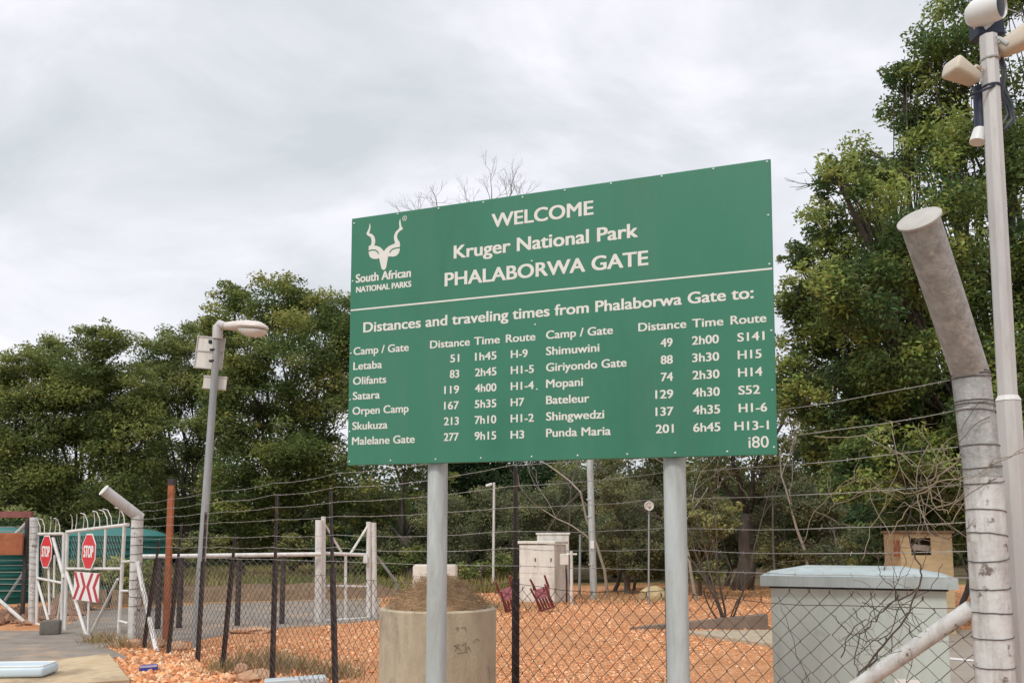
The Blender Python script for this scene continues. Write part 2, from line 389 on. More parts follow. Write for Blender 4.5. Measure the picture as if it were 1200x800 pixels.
fp0, fp1 = at(1163, 720, 3.92)[:2], G(158, 755)[:2]; fdir = unit2 = (fp1 - fp0) / np.linalg.norm(fp1 - fp0); fnn = np.array([-fdir[1], fdir[0]]); fnn = fnn if np.dot(fnn, -fp0) > 0 else -fnn
FORE = [tuple(fp0 + fnn * 1.3 - fdir * 30), tuple(fp0 + fnn * 1.3), tuple(fp0 + fdir * 8.0 + fnn * 2.2), tuple(fp0 + fdir * 8.0 + fnn * 60), tuple(fp0 - fdir * 30 + fnn * 60)]
sheet('unseen_forecourt_sheet', FORE, 0.005, M['asphalt'])  # mostly unseen tarmac, added to cut the orange bounce light
SLAB = [G(px, py, 0.11)[:2] for px, py in [(-220, 788), (-60, 783), (38, 776), (127, 765), (152, 796), (60, 803), (-220, 818)]]
sb_ = MB().prism(SLAB, -0.02, 0.11)
kind(obj('kerb_slab', sb_, M['slab']), 'structure')

# earth bank beyond the road
bk = MB(); pa, pb = G(60, 709), G(470, 699)
nseg = 60
for i in range(nseg + 1):
    s = i / nseg; c = pa + (pb - pa) * s
    h = 0.34 + 0.03 * math.sin(i * 0.5) + random.uniform(-0.02, 0.02); h *= min(1, 6 * (1 - s) + 0.05)
    for k, (dy, hh) in enumerate([(-0.2, -0.02), (0.12, 0.55 * h), (0.5, h), (2.2, 0.9 * h), (4.0, -0.02)]):
        bk.v.append((c[0], c[1] + dy + random.uniform(-0.06, 0.06), hh))
for i in range(nseg):
    for k in range(4):
        bk.f.append((i * 5 + k, (i + 1) * 5 + k, (i + 1) * 5 + k + 1, i * 5 + k + 1))
kind(obj('earth_bank_terrain', bk, M['bank'], smooth='all'), 'structure')

# ------------------------------------------------------------------ numpy clouds of small faces
def quads(name, V, tint, m, parent=None, base=None, nper=4):
    """V: (n*nper,3) world corners, tint (n,3)"""
    n = len(V) // nper
    org = ORIGIN[parent.name] if parent is not None else np.asarray(base, float)
    me = bpy.data.meshes.new(name)
    me.vertices.add(n * nper); me.vertices.foreach_set('co', (V - org).astype(np.float32).ravel())
    me.loops.add(n * nper); me.loops.foreach_set('vertex_index', np.arange(n * nper, dtype=np.int32))
    me.polygons.add(n); me.polygons.foreach_set('loop_start', np.arange(0, n * nper, nper, dtype=np.int32))
    try: me.polygons.foreach_set('loop_total', np.full(n, nper, dtype=np.int32))
    except Exception: pass
    a = me.attributes.new('tint', 'FLOAT_COLOR', 'FACE')
    a.data.foreach_set('color', np.concatenate([tint, np.ones((n, 1))], 1).astype(np.float32).ravel())
    me.materials.append(m); me.update(calc_edges=True); me.validate()
    return link(name, me, parent, org)
def unit(a): return a / (np.linalg.norm(a, axis=-1, keepdims=True) + 1e-9)
def leaf_quads(P, L, W, up=0.5, droop=0.0, out=None):
    n = len(P)
    d = RNG.normal(size=(n, 3)); d[:, 2] = d[:, 2] * 0.6 - droop
    if out is not None: d += out * 0.7
    d = unit(d)
    nn = RNG.normal(size=(n, 3)) * (1 - up); nn[:, 2] += up
    w = unit(np.cross(d, nn)); 
    l = (L * RNG.uniform(0.65, 1.3, n))[:, None]; ww = (W * RNG.uniform(0.7, 1.25, n))[:, None]
    fold = unit(np.cross(w, d)) * ww * 0.25
    V = np.stack([P - d * l * 0.5, P + w * ww * 0.5 + fold, P + d * l * 0.5, P - w * ww * 0.5 + fold], 1)
    return V.reshape(-1, 3)
def pip(x, y, poly):
    inside = np.zeros(len(x), bool); j = len(poly) - 1
    for i in range(len(poly)):
        xi, yi = poly[i]; xj, yj = poly[j]
        c = ((yi > y) != (yj > y)) & (x < (xj - xi) * (y - yi) / (yj - yi + 1e-12) + xi)
        inside ^= c; j = i
    return inside

# ------------------------------------------------------------------ trees
LEAFK = 2.35
def curve(p, q, bend=0.15, n=6):
    p, q = np.asarray(p, float), np.asarray(q, float); L = np.linalg.norm(q - p)
    o = RNG.normal(size=3) * bend * L * 0.5; o[2] += bend * L * 0.4
    return [p + (q - p) * s + o * (4 * s * (1 - s)) * 0.5 + (RNG.normal(size=3) * 0.02 * L if 0 < s < 1 else 0) for s in np.linspace(0, 1, n)]
def tree(name, label, cat, base, lobes, leaf=(0.16, 0.07), cols=((0.05, 0.075, 0.025), (0.09, 0.11, 0.035)), young_lit=(0.15, 0.16, 0.045), young_lit_share=0.32,
         density=1.0, trunk_r=0.22, flat=0.55, group=None, clumpr=0.3, kindtag=None, fork=0.35, gap=0.0, hang=0.0):
    """lobes: list of (centre, radius) in metres. A trunk, limbs to each lobe, twigs to each leaf clump, and separate leaves."""
    base = np.asarray(base, float)
    t = thing(name, label, cat, base, group)
    wood = MB(); Ps = []; tints = []; outs = []
    cen = np.mean([c for c, r in lobes], 0)
    zmin = min(c[2] - r for c, r in lobes)
    fk = np.array([base[0] + (cen[0] - base[0]) * 0.35, base[1] + (cen[1] - base[1]) * 0.35, max(0.7, zmin * fork + (cen[2]) * 0.25)])
    tr = curve(base - [0, 0, 0.1], fk, 0.06, 6)
    wood.tube(tr, [trunk_r * 1.35, trunk_r * 1.05] + [trunk_r] * 2 + [trunk_r * 0.92, trunk_r * 0.82], 10)
    for c, r in lobes:
        c = np.asarray(c, float)
        lim = curve(fk - [0, 0, 0.1], c, 0.14, 7); wood.tube(lim, list(np.linspace(trunk_r * 0.36, trunk_r * 0.08, 7)), 6)
        ncl = max(7, int(30 * (1 - gap)))
        for k in range(ncl):
            d = RNG.normal(size=3); d /= np.linalg.norm(d)
            rr = r * RNG.uniform(0.45, 1.02) * (1.0 if d[2] > -0.3 else 0.8)
            cc = c + d * rr * np.array([1, 1, 0.85])
            if RNG.random() < 0.7:
                a = np.asarray(lim[RNG.integers(3, 7)]); tw = curve(a, cc, 0.12, 4)
                wood.tube(tw, list(np.linspace(trunk_r * 0.07, 0.006, 4)), 4, False)
            cr = r * clumpr * RNG.uniform(0.65, 1.5)
            m = int(density * 7.6 * cr * cr / (leaf[0] * leaf[1]) * RNG.uniform(0.7, 1.2))
            q = RNG.normal(size=(m, 3)); q = unit(q) * (RNG.random((m, 1)) ** 0.45)
            pos = cc + q * cr * np.array([1.15, 1.15, flat])
            if hang: pos[:, 2] -= np.abs(RNG.normal(size=m)) * hang * cr
            Ps.append(pos)
            s = RNG.random()
            isy = RNG.random() < young_lit_share * (1.5 if rr > 0.75 * r and d[2] > -0.35 else 0.35)  # young growth, favoured on outer upper clumps; also paints in their highlights
            col = (np.array(cols[0]) * (1 - s) + np.array(cols[1]) * s) * LEAFK
            if isy: col = col * 0.3 + np.array(young_lit) * LEAFK * 0.7
            tints.append(np.clip(col * RNG.uniform(0.75, 1.28, (m, 1)) * (1 + RNG.normal(size=(m, 3)) * 0.06), 0.004, 1))
            outs.append(np.repeat(d[None], m, 0))
    P = np.concatenate(Ps); T = np.concatenate(tints); O = np.concatenate(outs)
    obj('trunk', wood, M['bark'], t, smooth='all')
    quads('crown', leaf_quads(P, leaf[0], leaf[1], up=0.5, droop=0.2, out=O), T, M['leaf'], t)
    return t
def lob(Y, *pts):
    return [(at(x, y, Y + dy), r * Y / 1000.0) for x, y, r, dy in [(p if len(p) == 4 else (*p, random.uniform(-1.6, 1.6))) for p in pts]]

OLIVE = ((0.052, 0.070, 0.024), (0.100, 0.114, 0.038))
DEEP = ((0.028, 0.050, 0.024), (0.055, 0.080, 0.034))
LT = 'trees beyond the gate'
tree('acacia_tree', 'wide dark olive tree behind the stop sign gate, sky showing through its layered crown', 'tree', G(95, 668),
     lob(36, (98, 420, 46), (40, 455, 50), (150, 455, 44), (95, 480, 60), (5, 500, 62), (165, 520, 52), (60, 545, 70), (130, 570, 60), (-50, 480, 60), (0, 580, 55), (-40, 560, 50), (120, 400, 30), (60, 415, 30), (90, 440, 50), (30, 500, 55), (130, 500, 55), (170, 480, 40), (20, 430, 34)),
     cols=OLIVE, young_lit=(0.13, 0.14, 0.04), group=LT, density=0.95, clumpr=0.29, flat=0.55, trunk_r=0.24, hang=0.25)
tree('acacia_tree', 'open crowned tree between the wide olive tree and the tall tree, behind the street lamp', 'tree', G(222, 672),
     lob(39, (215, 400, 32), (188, 415, 36), (240, 420, 40), (170, 450, 36), (205, 460, 46), (240, 470, 44), (240, 515, 40), (185, 540, 40), (222, 580, 46)),
     cols=OLIVE, young_lit=(0.13, 0.13, 0.04), group=LT, density=0.95, clumpr=0.29, flat=0.55, trunk_r=0.17, hang=0.25)
tree('acacia_tree', 'tall bushy tree rising behind the street lamp head and the sign board edge', 'tree', G(345, 673),
     lob(32, (275, 350, 30), (315, 358, 42), (345, 350, 34), (395, 365, 36), (265, 385, 34), (265, 450, 40), (340, 520, 50), (260, 495, 40), (365, 370, 44), (410, 390, 46), (290, 410, 44), (345, 420, 58), (400, 450, 52), (300, 470, 52), (365, 500, 58), (285, 540, 46), (335, 555, 52), (400, 560, 44), (310, 610, 40), (265, 590, 36), (385, 610, 36)),
     cols=((0.046, 0.066, 0.022), (0.094, 0.112, 0.036)), young_lit=(0.15, 0.15, 0.042), group=LT, density=1.0, clumpr=0.29, flat=0.58, trunk_r=0.22, hang=0.3)
tree('bushveld_tree', 'thin crowned tree with a straight dark trunk behind the soil filled concrete ring', 'tree', G(478, 681),
     lob(31, (440, 470, 60), (500, 450, 60), (455, 590, 30), (500, 570, 34), (478, 520, 40), (430, 610, 26)),
     cols=OLIVE, young_lit=(0.16, 0.16, 0.05), group=LT, density=0.6, clumpr=0.3, trunk_r=0.2, gap=0.2)
tree('bushveld_tree', 'dense dark green tree behind the white kiosk, filling the gap between the sign legs', 'tree', G(596, 672),
     lob(37, (560, 560, 55), (625, 545, 60), (590, 610, 56), (655, 600, 50), (545, 625, 40), (610, 655, 36), (540, 520, 50)),
     cols=DEEP, young_lit=(0.07, 0.10, 0.04), group=LT, density=1.0, clumpr=0.34, trunk_r=0.24)
tree('bushveld_tree', 'olive tree behind the round floodlight and the galvanised pole', 'tree', G(722, 676),
     lob(33, (700, 560, 44), (750, 550, 50), (735, 605, 46), (775, 620, 42), (700, 640, 34), (745, 655, 32)),
     cols=((0.045, 0.058, 0.028), (0.10, 0.105, 0.05)), young_lit=(0.15, 0.15, 0.055), group=LT, density=0.8, clumpr=0.3, trunk_r=0.2)
tree('bushveld_tree', 'tree with a stout grey trunk standing on the red gravel beside the green cabinet', 'tree', G(868, 691),
     lob(26, (850, 470, 60), (900, 500, 48), (935, 540, 44), (890, 560, 42), (830, 545, 44), (960, 500, 36), (925, 455, 40)),
     cols=((0.055, 0.066, 0.03), (0.12, 0.12, 0.05)), young_lit=(0.17, 0.16, 0.055), group=LT, density=0.55, clumpr=0.27, trunk_r=0.27, gap=0.15, fork=0.5)
tree('bushveld_tree', 'low dark tree with twin stems behind the green cabinet roof', 'tree', G(978, 690),
     lob(25, (975, 575, 44), (1010, 560, 46), (950, 610, 36), (1020, 610, 40), (1060, 590, 44), (1000, 640, 30)),
     cols=DEEP, young_lit=(0.11, 0.13, 0.045), group=LT, density=0.8, clumpr=0.32, trunk_r=0.2)
tree('mahogany_tree', 'huge leafy tree with yellowish clumps filling the sky behind the camera pole', 'tree', G(1228, 720),
     lob(15.5, (1005, 290, 62), (965, 265, 34), (985, 215, 34), (1040, 190, 58), (1085, 130, 60), (1120, 60, 58), (1160, 0, 62), (1210, -40, 70), (1075, 280, 78), (1150, 200, 84), (1220, 110, 84),
         (960, 350, 42), (1020, 380, 70), (1110, 370, 86), (1200, 310, 90), (975, 430, 46), (1050, 460, 66), (1140, 460, 74), (1220, 430, 80), (1095, 540, 52), (1170, 550, 62), (1240, 540, 60), (1020, 530, 36), (1060, 90, 30), (940, 300, 26), (1130, 600, 56), (1060, 590, 40), (1110, 510, 60), (1030, 470, 50), (1180, 490, 60), (950, 390, 44), (940, 350, 34), (945, 470, 40), (985, 500, 46), (930, 440, 32), (1000, 560, 40), (960, 530, 34), (1040, 420, 60), (1010, 340, 60)),
     leaf=(0.105, 0.048), cols=((0.032, 0.055, 0.022), (0.066, 0.088, 0.026)), young_lit=(0.16, 0.185, 0.05), young_lit_share=0.42, density=1.2, clumpr=0.29, flat=0.8, trunk_r=0.32, hang=0.3)

# leafless tree behind the sign
def branching(mb, p, d, L, r, depth, spread=0.55, up=0.15, n=3):
    p = np.asarray(p, float); pts = [p]; dd = np.asarray(d, float)
    for k in range(4):
        dd = unit(dd + RNG.normal(size=3) * 0.13 + np.array([0, 0, up * 0.2])); pts.append(pts[-1] + dd * L / 4)
    mb.tube(pts, list(np.linspace(r, r * 0.62, 5)), 6 if r > 0.03 else 4, False)
    if depth == 0: return
    for k in range(n):
        s = RNG.integers(2, 5) if k else 4
        nd = unit(dd + RNG.normal(size=3) * spread + np.array([0, 0, up]))
        branching(mb, pts[s], nd, L * RNG.uniform(0.58, 0.85), r * 0.55, depth - 1, spread, up, n)
bt = thing('dead_tree', 'leafless tree whose bare twigs show above the top of the sign board', 'tree', G(511, 684))
bm_ = MB(); b0 = ORIGIN[bt.name]
top = at(560, 320, b0[1]); bm_.tube([b0 - [0, 0, 0.1], at(511, 600, b0[1]), at(512, 540, b0[1]), at(530, 450, b0[1]), at(548, 380, b0[1]), top], [0.2, 0.17, 0.15, 0.13, 0.11, 0.09], 9)
tc_ = MB()
for px, py, px2, py2 in ((560, 330, 590, 245), (556, 340, 545, 262), (566, 300, 575, 250), (552, 360, 520, 265), (570, 320, 602, 252), (548, 350, 500, 275)):
    a, b = at(px, py, b0[1]), at(px2, py2, b0[1] + random.uniform(-0.6, 0.6))
    bm_.tube(curve(a, b, 0.05, 5), list(np.linspace(0.06, 0.028, 5)), 5, False)
    branching(tc_, b, unit(b - a), 0.72, 0.022, 4, 0.5, 0.2, 3)
obj('trunk', bm_, M['bark'], bt, smooth='all'); obj('twigs', tc_, M['bark'], bt, smooth='all')
db = MB(); a = at(1010, 215, 15.0)
branching(db, a, unit(at(955, 200, 14.6) - a), 0.62, 0.03, 3, 0.5, 0.0, 2)
mt = [o for o in COL.objects if o.name.startswith('mahogany_tree')][0]
obj('dead_limb', db, M['bark'], mt, smooth='all')

# low shrubs under the trees and the far wood
SH = 'shrubs along the far edge of the yard'
for lab, px, Y, pts in (
    ('low grey green shrub under the thin crowned tree behind the white gate', 470, 30, ((455, 665, 18), (490, 655, 20), (430, 662, 16))),
    ('yellow green shrub left of the white kiosk, behind the tipped chairs', 565, 27, ((560, 668, 16), (585, 660, 16), (540, 672, 13))),
    ('dark shrub right of the galvanised pole behind the kiosk', 720, 26, ((712, 660, 20), (740, 650, 24), (765, 668, 18))),
    ('tangled brown shrub between the right sign leg and the stout trunk', 820, 24, ((815, 640, 26), (840, 610, 26), (825, 672, 18), (800, 600, 24))),
    ('dull shrub between the stout trunk and the twin stemmed tree', 925, 26, ((915, 655, 24), (940, 640, 24), (955, 668, 18))),
    ('grassy green thicket in front of the green tanks behind the gate leaves', 128, 20, ((85, 672, 20), (108, 676, 22), (132, 668, 20), (150, 676, 22), (175, 672, 20), (100, 688, 16), (160, 690, 16), (190, 682, 16))),
    ('leafy shrub between the cabinet roof and the plywood hut', 1030, 18, ((1020, 650, 24), (1045, 625, 22), (1010, 670, 18))),
    ('dark bush under the huge tree behind the plywood hut', 1120, 18, ((1100, 615, 34), (1140, 600, 40), (1180, 620, 40), (1225, 610, 40))),
    ('olive bush behind the green tanks at the gate', 120, 30, ((70, 640, 30), (120, 625, 30), (170, 640, 28))),
    ('olive bush behind the white pipe rail', 290, 31, ((240, 645, 24), (290, 640, 26), (345, 645, 24), (210, 640, 22))),
    ('dark bush behind the white mesh gate', 405, 31, ((380, 645, 22), (415, 640, 22), (440, 655, 16))),
    ('bush at the edge of the yard behind the rusty frame', -10, 30, ((-30, 630, 36), (20, 625, 34), (-80, 640, 36)))):
    b = at(px, 660, Y); b[2] = 0
    tree('shrub', lab, 'shrub', b, lob(Y, *pts), leaf=(0.13, 0.055), cols=random.choice((OLIVE, DEEP, ((0.06, 0.065, 0.03), (0.11, 0.11, 0.05)))), young_lit=(0.16, 0.16, 0.06), density=0.9, clumpr=0.36, trunk_r=0.06, group=SH)
for lab, px, Y, pts in (
    ('grey green thicket between the galvanised pole and the floodlight', 735, 25, ((705, 625, 26), (735, 600, 30), (765, 630, 28), (745, 655, 26), (720, 575, 24))),
    ('grey green thicket behind the stout trunk beside the right sign leg', 850, 29, ((815, 600, 34), (850, 620, 30), (885, 640, 30), (905, 600, 34), (830, 650, 26), (935, 640, 30))),
    ('tall dull bush between the thin crowned tree and the white kiosk', 545, 30, ((530, 640, 30), (560, 625, 34), (595, 640, 30), (520, 600, 30), (575, 590, 30))),
    ('olive thicket between the paired white gate posts and the left sign leg', 460, 33, ((420, 620, 32), (455, 640, 28), (490, 630, 30), (440, 590, 30))),
    ('brown green thicket filling the gap between floodlight and right sign leg', 790, 27, ((770, 600, 30), (800, 620, 32), (790, 655, 26), (760, 580, 26), (815, 580, 28))),
    ('grey green thicket left of the galvanised pole above the kiosk', 655, 31, ((630, 590, 34), (665, 580, 34), (690, 610, 32), (650, 620, 34), (610, 610, 30))),
    ('dull green thicket behind the left corner of the cabinet lid', 920, 25, ((895, 590, 30), (925, 570, 32), (950, 590, 30), (910, 630, 26), (940, 560, 26))),
    ('dark thicket under the low tree behind the cabinet lid', 985, 22, ((955, 640, 26), (985, 655, 24), (1015, 635, 28), (1040, 660, 22), (970, 610, 24)))):
    b = at(px, 660, Y); b[2] = 0
    tree('shrub', lab, 'shrub', b, lob(Y, *pts), leaf=(0.10, 0.04), cols=((0.05, 0.058, 0.032), (0.09, 0.095, 0.052)), young_lit=(0.13, 0.135, 0.06), density=0.75, clumpr=0.32, trunk_r=0.09, group=SH, hang=0.4)
for i, (px, Y, h, lean, lab) in enumerate(((628, 27, 5.0, 0.1, 'bare sapling behind the dark picket left of the kiosk'), (712, 24, 5.5, -0.2, 'grey bare sapling just right of the galvanised pole'), (742, 26, 5.0, 0.25, 'leaning bare sapling left of the floodlight'),
        (815, 22, 4.5, -0.3, 'bare sapling touching the right edge of the right sign leg'), (905, 24, 5.0, 0.2, 'pale bare sapling right of the stout trunk'), (945, 23, 4.8, -0.1, 'thin bare sapling behind the left corner of the cabinet lid'), (660, 29, 6.0, 0.15, 'tall bare sapling rising behind the kiosk'), (1015, 20, 4.0, 0.2, 'bare sapling between the cabinet lid and the plywood hut'))):
    b = at(px, 660, Y); b[2] = 0
    sp_ = thing('bare_sapling', lab, 'sapling', b, 'bare saplings in the thicket'); x = MB()
    branching(x, b - [0, 0, 0.05], unit(np.array([lean, 0, 1.0])), h * 0.55, 0.05, 4, 0.42, 0.12, 2)
    obj('stems', x, M['palebark'] if i % 2 else M['bark'], sp_, smooth='all')
Ps, Ts = [], []
for i in range(130):
    X = -46 + 92 * i / 129 + random.uniform(-1, 1); Y = random.uniform(46, 62); r = random.uniform(1.6, 3.0); h = random.uniform(0.4, 1.0)
    for k in range(3):
        c = np.array([X, Y, 1.0 + r * 0.9 * k * h]); m = 420
        q = unit(RNG.normal(size=(m, 3))) * RNG.random((m, 1)) ** 0.35
        Ps.append(c + q * np.array([r, r, r * 0.75]))
        s = RNG.random(); col = (np.array(DEEP[0]) * (1 - s) + np.array(OLIVE[1]) * s) * 1.3
        Ts.append(np.clip(col * RNG.uniform(0.7, 1.3, (m, 1)), 0.004, 1))
P = np.concatenate(Ps); P[:, 2] = np.abs(P[:, 2])
fo = quads('distant_woods', leaf_quads(P, 0.42, 0.2), np.concatenate(Ts), M['leaf'], base=(0, 54, 0)); kind(fo, 'stuff'); fo['label'] = 'far dark wood closing the view behind the yard'; fo['category'] = 'woods'

# pale dead branches in front of the stout trunk
dbs = thing('bare_shrub', 'grey leafless shrub leaning beside the right sign leg, in front of the stout trunk', 'shrub', G(850, 735))
x = MB(); b0 = ORIGIN[dbs.name]
for px2, py2 in ((800, 560), (830, 590), (815, 640), (860, 600), (880, 660), (842, 560), (795, 610)):
    b = at(px2, py2, b0[1] + random.uniform(-0.8, 0.8)); L = np.linalg.norm(b - b0)
    branching(x, b0 - [0, 0, 0.03], unit(b - b0), L * 0.62, 0.022, 3, 0.33, 0.08, 2)
obj('branches', x, M['bark'], dbs, smooth='all')

# ------------------------------------------------------------------ loose gravel, grass
def stones(name, X, Y, S, tint, label, zoff=0.0):
    n = len(X)
    base = np.array([[1, 0, 0], [-1, 0, 0], [0, 1, 0], [0, -1, 0], [0, 0, 1], [0, 0, -1]], float)
    V = base[None] + RNG.normal(size=(n, 6, 3)) * 0.17
    V *= (S[:, None, None] * np.array([1, 1, 0.8])[None, None] * RNG.uniform(0.65, 1.25, (n, 1, 3)))
    th = RNG.uniform(0, 2 * PI, n); c, s = np.cos(th)[:, None], np.sin(th)[:, None]
    V = np.stack([V[..., 0] * c - V[..., 1] * s, V[..., 0] * s + V[..., 1] * c, V[..., 2]], -1)
    V += np.stack([X, Y, S * 0.28 + zoff], -1)[:, None]
    F = np.array([[0, 2, 4], [2, 1, 4], [1, 3, 4], [3, 0, 4], [2, 0, 5], [1, 2, 5], [3, 1, 5], [0, 3, 5]])
    T3 = V[:, F].reshape(-1, 3)
    o = quads(name, T3, np.repeat(tint, 8, 0), M['stone'], base=(float(np.mean(X)), float(np.mean(Y)), 0), nper=3)
    kind(o, 'stuff'); o['label'] = label; o['category'] = 'gravel'
    return o
N_ = 130000
Yg = 6.5 + 20.0 * RNG.random(N_) ** 1.35
kx = RNG.uniform(-0.52, 0.62, N_); Xg = kx * Yg
keep = ~pip(Xg, Yg, ROAD) & ~pip(Xg, Yg, DRIVE) & ~pip(Xg, Yg, SLAB) & ~pip(Xg, Yg, FORE)
west = (Xg < -3.4) & (Yg > 15.2)
keep &= ~west
patch = np.sin(Xg * 1.3 + 1) * np.cos(Yg * 0.9) + RNG.normal(size=N_) * 0.5
keep &= ~((patch > 0.3))
Xg, Yg = Xg[keep], Yg[keep]; n = len(Xg)
Sg = (0.006 + 0.016 * RNG.random(n) ** 3.2) * (0.7 + Yg / 22)
pal = np.array([[0.74, 0.37, 0.18], [0.68, 0.30, 0.13], [0.80, 0.47, 0.26], [0.56, 0.22, 0.10], [0.78, 0.54, 0.34], [0.40, 0.19, 0.10]])
tg = pal[RNG.choice(6, n, p=[0.28, 0.24, 0.2, 0.12, 0.1, 0.06])] * RNG.uniform(0.8, 1.2, (n, 1))
stones('gravel', Xg, Yg, Sg, tg, 'loose orange gravel covering the yard behind the fence')
# rubble bank between the gate post and the kerb slab
n = 9000
c1, c2 = G(145, 780)[:2], G(265, 790)[:2]
s = RNG.random(n); Xr = c1[0] + (c2[0] - c1[0]) * s + RNG.normal(size=n) * 0.75; Yr = c1[1] + (c2[1] - c1[1]) * s + RNG.normal(size=n) * 1.0
k = ~pip(Xr, Yr, SLAB) & ~pip(Xr, Yr, ROAD) & ~pip(Xr, Yr, FORE); Xr, Yr = Xr[k], Yr[k]; n = len(Xr)
stones('rubble', Xr, Yr, 0.009 + 0.042 * RNG.random(n) ** 4, pal[RNG.choice(6, n)] * RNG.uniform(0.8, 1.2, (n, 1)), 'broken orange stone heaped at the foot of the gate post')
n = 900; c1, c2 = G(-30, 728)[:2], G(40, 722)[:2]
s = RNG.random(n); Xr = c1[0] + (c2[0] - c1[0]) * s + RNG.normal(size=n) * 0.35; Yr = c1[1] + (c2[1] - c1[1]) * s + RNG.normal(size=n) * 0.9
k = ~pip(Xr, Yr, ROAD); Xr, Yr = Xr[k], Yr[k]; n = len(Xr)
stones('rubble', Xr, Yr, 0.05 + 0.12 * RNG.random(n) ** 2, np.array([0.30, 0.17, 0.11]) * RNG.uniform(0.6, 1.3, (n, 1)), 'brown rubble and leaves beside the left gate post')

def blades(name, X, Y, H, tint, label, zb=0.0, lean=0.35, w=0.012):
    n = len(X); b = np.stack([X, Y, np.zeros(n) + zb], -1)
    th = RNG.uniform(0, 2 * PI, n); side = np.stack([np.cos(th), np.sin(th), np.zeros(n)], -1) * (w * RNG.uniform(0.6, 1.5, n))[:, None]
    tip = b + np.stack([RNG.normal(size=n) * lean * H, RNG.normal(size=n) * lean * H, H], -1)
    V = np.stack([b - side, b + side, tip], 1).reshape(-1, 3)
    o = quads(name, V, tint, M['grass'], base=(float(X.mean()), float(Y.mean()), 0), nper=3)
    kind(o, 'stuff'); o['label'] = label; o['category'] = 'grass'; return o
n = 26000; Y_ = RNG.uniform(25.0, 42, n); X_ = RNG.uniform(-0.66, 0.02, n) * Y_
gc = np.array([[0.33, 0.28, 0.10], [0.20, 0.22, 0.07], [0.40, 0.33, 0.15]])
cl = np.sin(X_ * 0.8) + np.sin(Y_ * 0.6 + X_ * 0.3) + RNG.normal(size=n) * 0.6
o_ = np.where((cl > 0.4)[:, None], gc[1], np.where((cl < -0.7)[:, None], gc[2], gc[0]))
blades('grass', X_, Y_, RNG.uniform(0.15, 0.5, n), o_ * RNG.uniform(0.75, 1.25, (n, 1)), 'dry yellow grass beyond the road and the earth bank', w=0.03)
X_, Y_ = [], []
for px, py, sd, m in ((322, 783, 0.22, 550), (345, 786, 0.2, 350), (395, 792, 0.15, 300), (118, 752, 0.13, 260), (150, 757, 0.16, 260), (300, 775, 0.2, 300), (265, 786, 0.15, 250), (590, 712, 0.5, 500), (480, 705, 0.8, 500), (1000, 700, 1.2, 700), (720, 704, 0.9, 500), (880, 697, 1.0, 500)):
    c = G(px, py); X_.append(c[0] + RNG.normal(size=m) * sd); Y_.append(c[1] + RNG.normal(size=m) * sd)
X_, Y_ = np.concatenate(X_), np.concatenate(Y_); n = len(X_)
blades('weeds', X_, Y_, RNG.uniform(0.05, 0.24, n), np.array([[0.42, 0.30, 0.17]]) * RNG.uniform(0.6, 1.3, (n, 1)) * np.where(RNG.random((n, 1)) < 0.2, np.array([[0.6, 0.85, 0.5]]), 1), 'withered weeds at the foot of the fence and on the gravel', lean=0.6, w=0.008)

# ------------------------------------------------------------------ big green sign
SCN = np.array([0.16496407, 4.59162634, 2.7663498])
SU = np.array([0.93431506, -0.3563439, -0.00862485]); SV = np.array([0.0025478, -0.01751972, 0.99984327])
SU = unit(SU); SN = unit(np.cross(SU, SV)); SV = np.cross(SN, SU)
def S(u, v, h=0.0): return SCN + SU * u + SV * v + SN * h
sg = thing('welcome_sign', 'big green welcome board with cream distance table on two galvanised legs', 'sign', (SCN[0], SCN[1], 0))
b = MB().rbox(S(0, 0, -0.0125), (2.44, 1.5, 0.025), SU, SV, SN, b=0.004, n=2)
board = obj('board', b, M['green'], sg)
for u in (-0.671, 0.698):
    c = S(u, -0.76, -0.095); mb = MB(); r = 0.058
    mb.tube([(c[0], c[1], -0.4), (c[0], c[1], S(u, 0.6)[2])], r, 28)
    obj('leg', mb, M['galv'], sg, smooth=True)
for v in (0.55, 0.0, -0.55):
    mb = MB().box(S(0, v, -0.029), (2.3, 0.05, 0.008), SU, SV, SN); obj('rear_rail', mb, M['alu'], sg)
_cache = {}
def glyphs(txt):
    if txt not in _cache:
        cu = bpy.data.curves.new('t', 'FONT'); cu.body = txt; cu.size = 1.0; cu.resolution_u = 4
        o = bpy.data.objects.new('t', cu); COL.objects.link(o)
        dg = bpy.context.evaluated_depsgraph_get(); dg.update()
        me = bpy.data.meshes.new_from_object(o.evaluated_get(dg))
        V = np.array([v.co[:] for v in me.vertices]); F = [tuple(p.vertices) for p in me.polygons]
        bpy.data.objects.remove(o); bpy.data.curves.remove(cu); bpy.data.meshes.remove(me)
        _cache[txt] = (V, F)
    return _cache[txt]
CAPH = glyphs('H')[0][:, 1].max()
def write(mb, txt, fr, u0, v0, width, cap, bold=0.03, h0=0.0006, mono=None):
    """lettering on a plane; fr(u, v, h) gives the world point. Bold weight comes from slightly shifted layers."""
    V, F = glyphs(txt); x0, x1 = V[:, 0].min(), V[:, 0].max()
    sy = cap / CAPH; bx = bold * cap / CAPH; sx = (width - 2 * bx) / (x1 - x0)
    offs = [(0, 0)] if bold == 0 else [(-1, -0.45), (1, -0.45), (-1, 0.45), (1, 0.45), (0, 0)]
    for k, (ox, oy) in enumerate(offs):
        pts = [fr(u0 + bx + (p[0] - x0) * sx + ox * bx, v0 + p[1] * sy + oy * bx, h0 + k * 0.00012) for p in V]
        fs = []
        for f in F:
            a, b_, c_ = V[f[0]], V[f[1]], V[f[2]]
            fs.append(f if (b_[0] - a[0]) * (c_[1] - a[1]) - (c_[0] - a[0]) * (b_[1] - a[1]) > 0 else tuple(reversed(f)))
        mb.add(pts, fs)
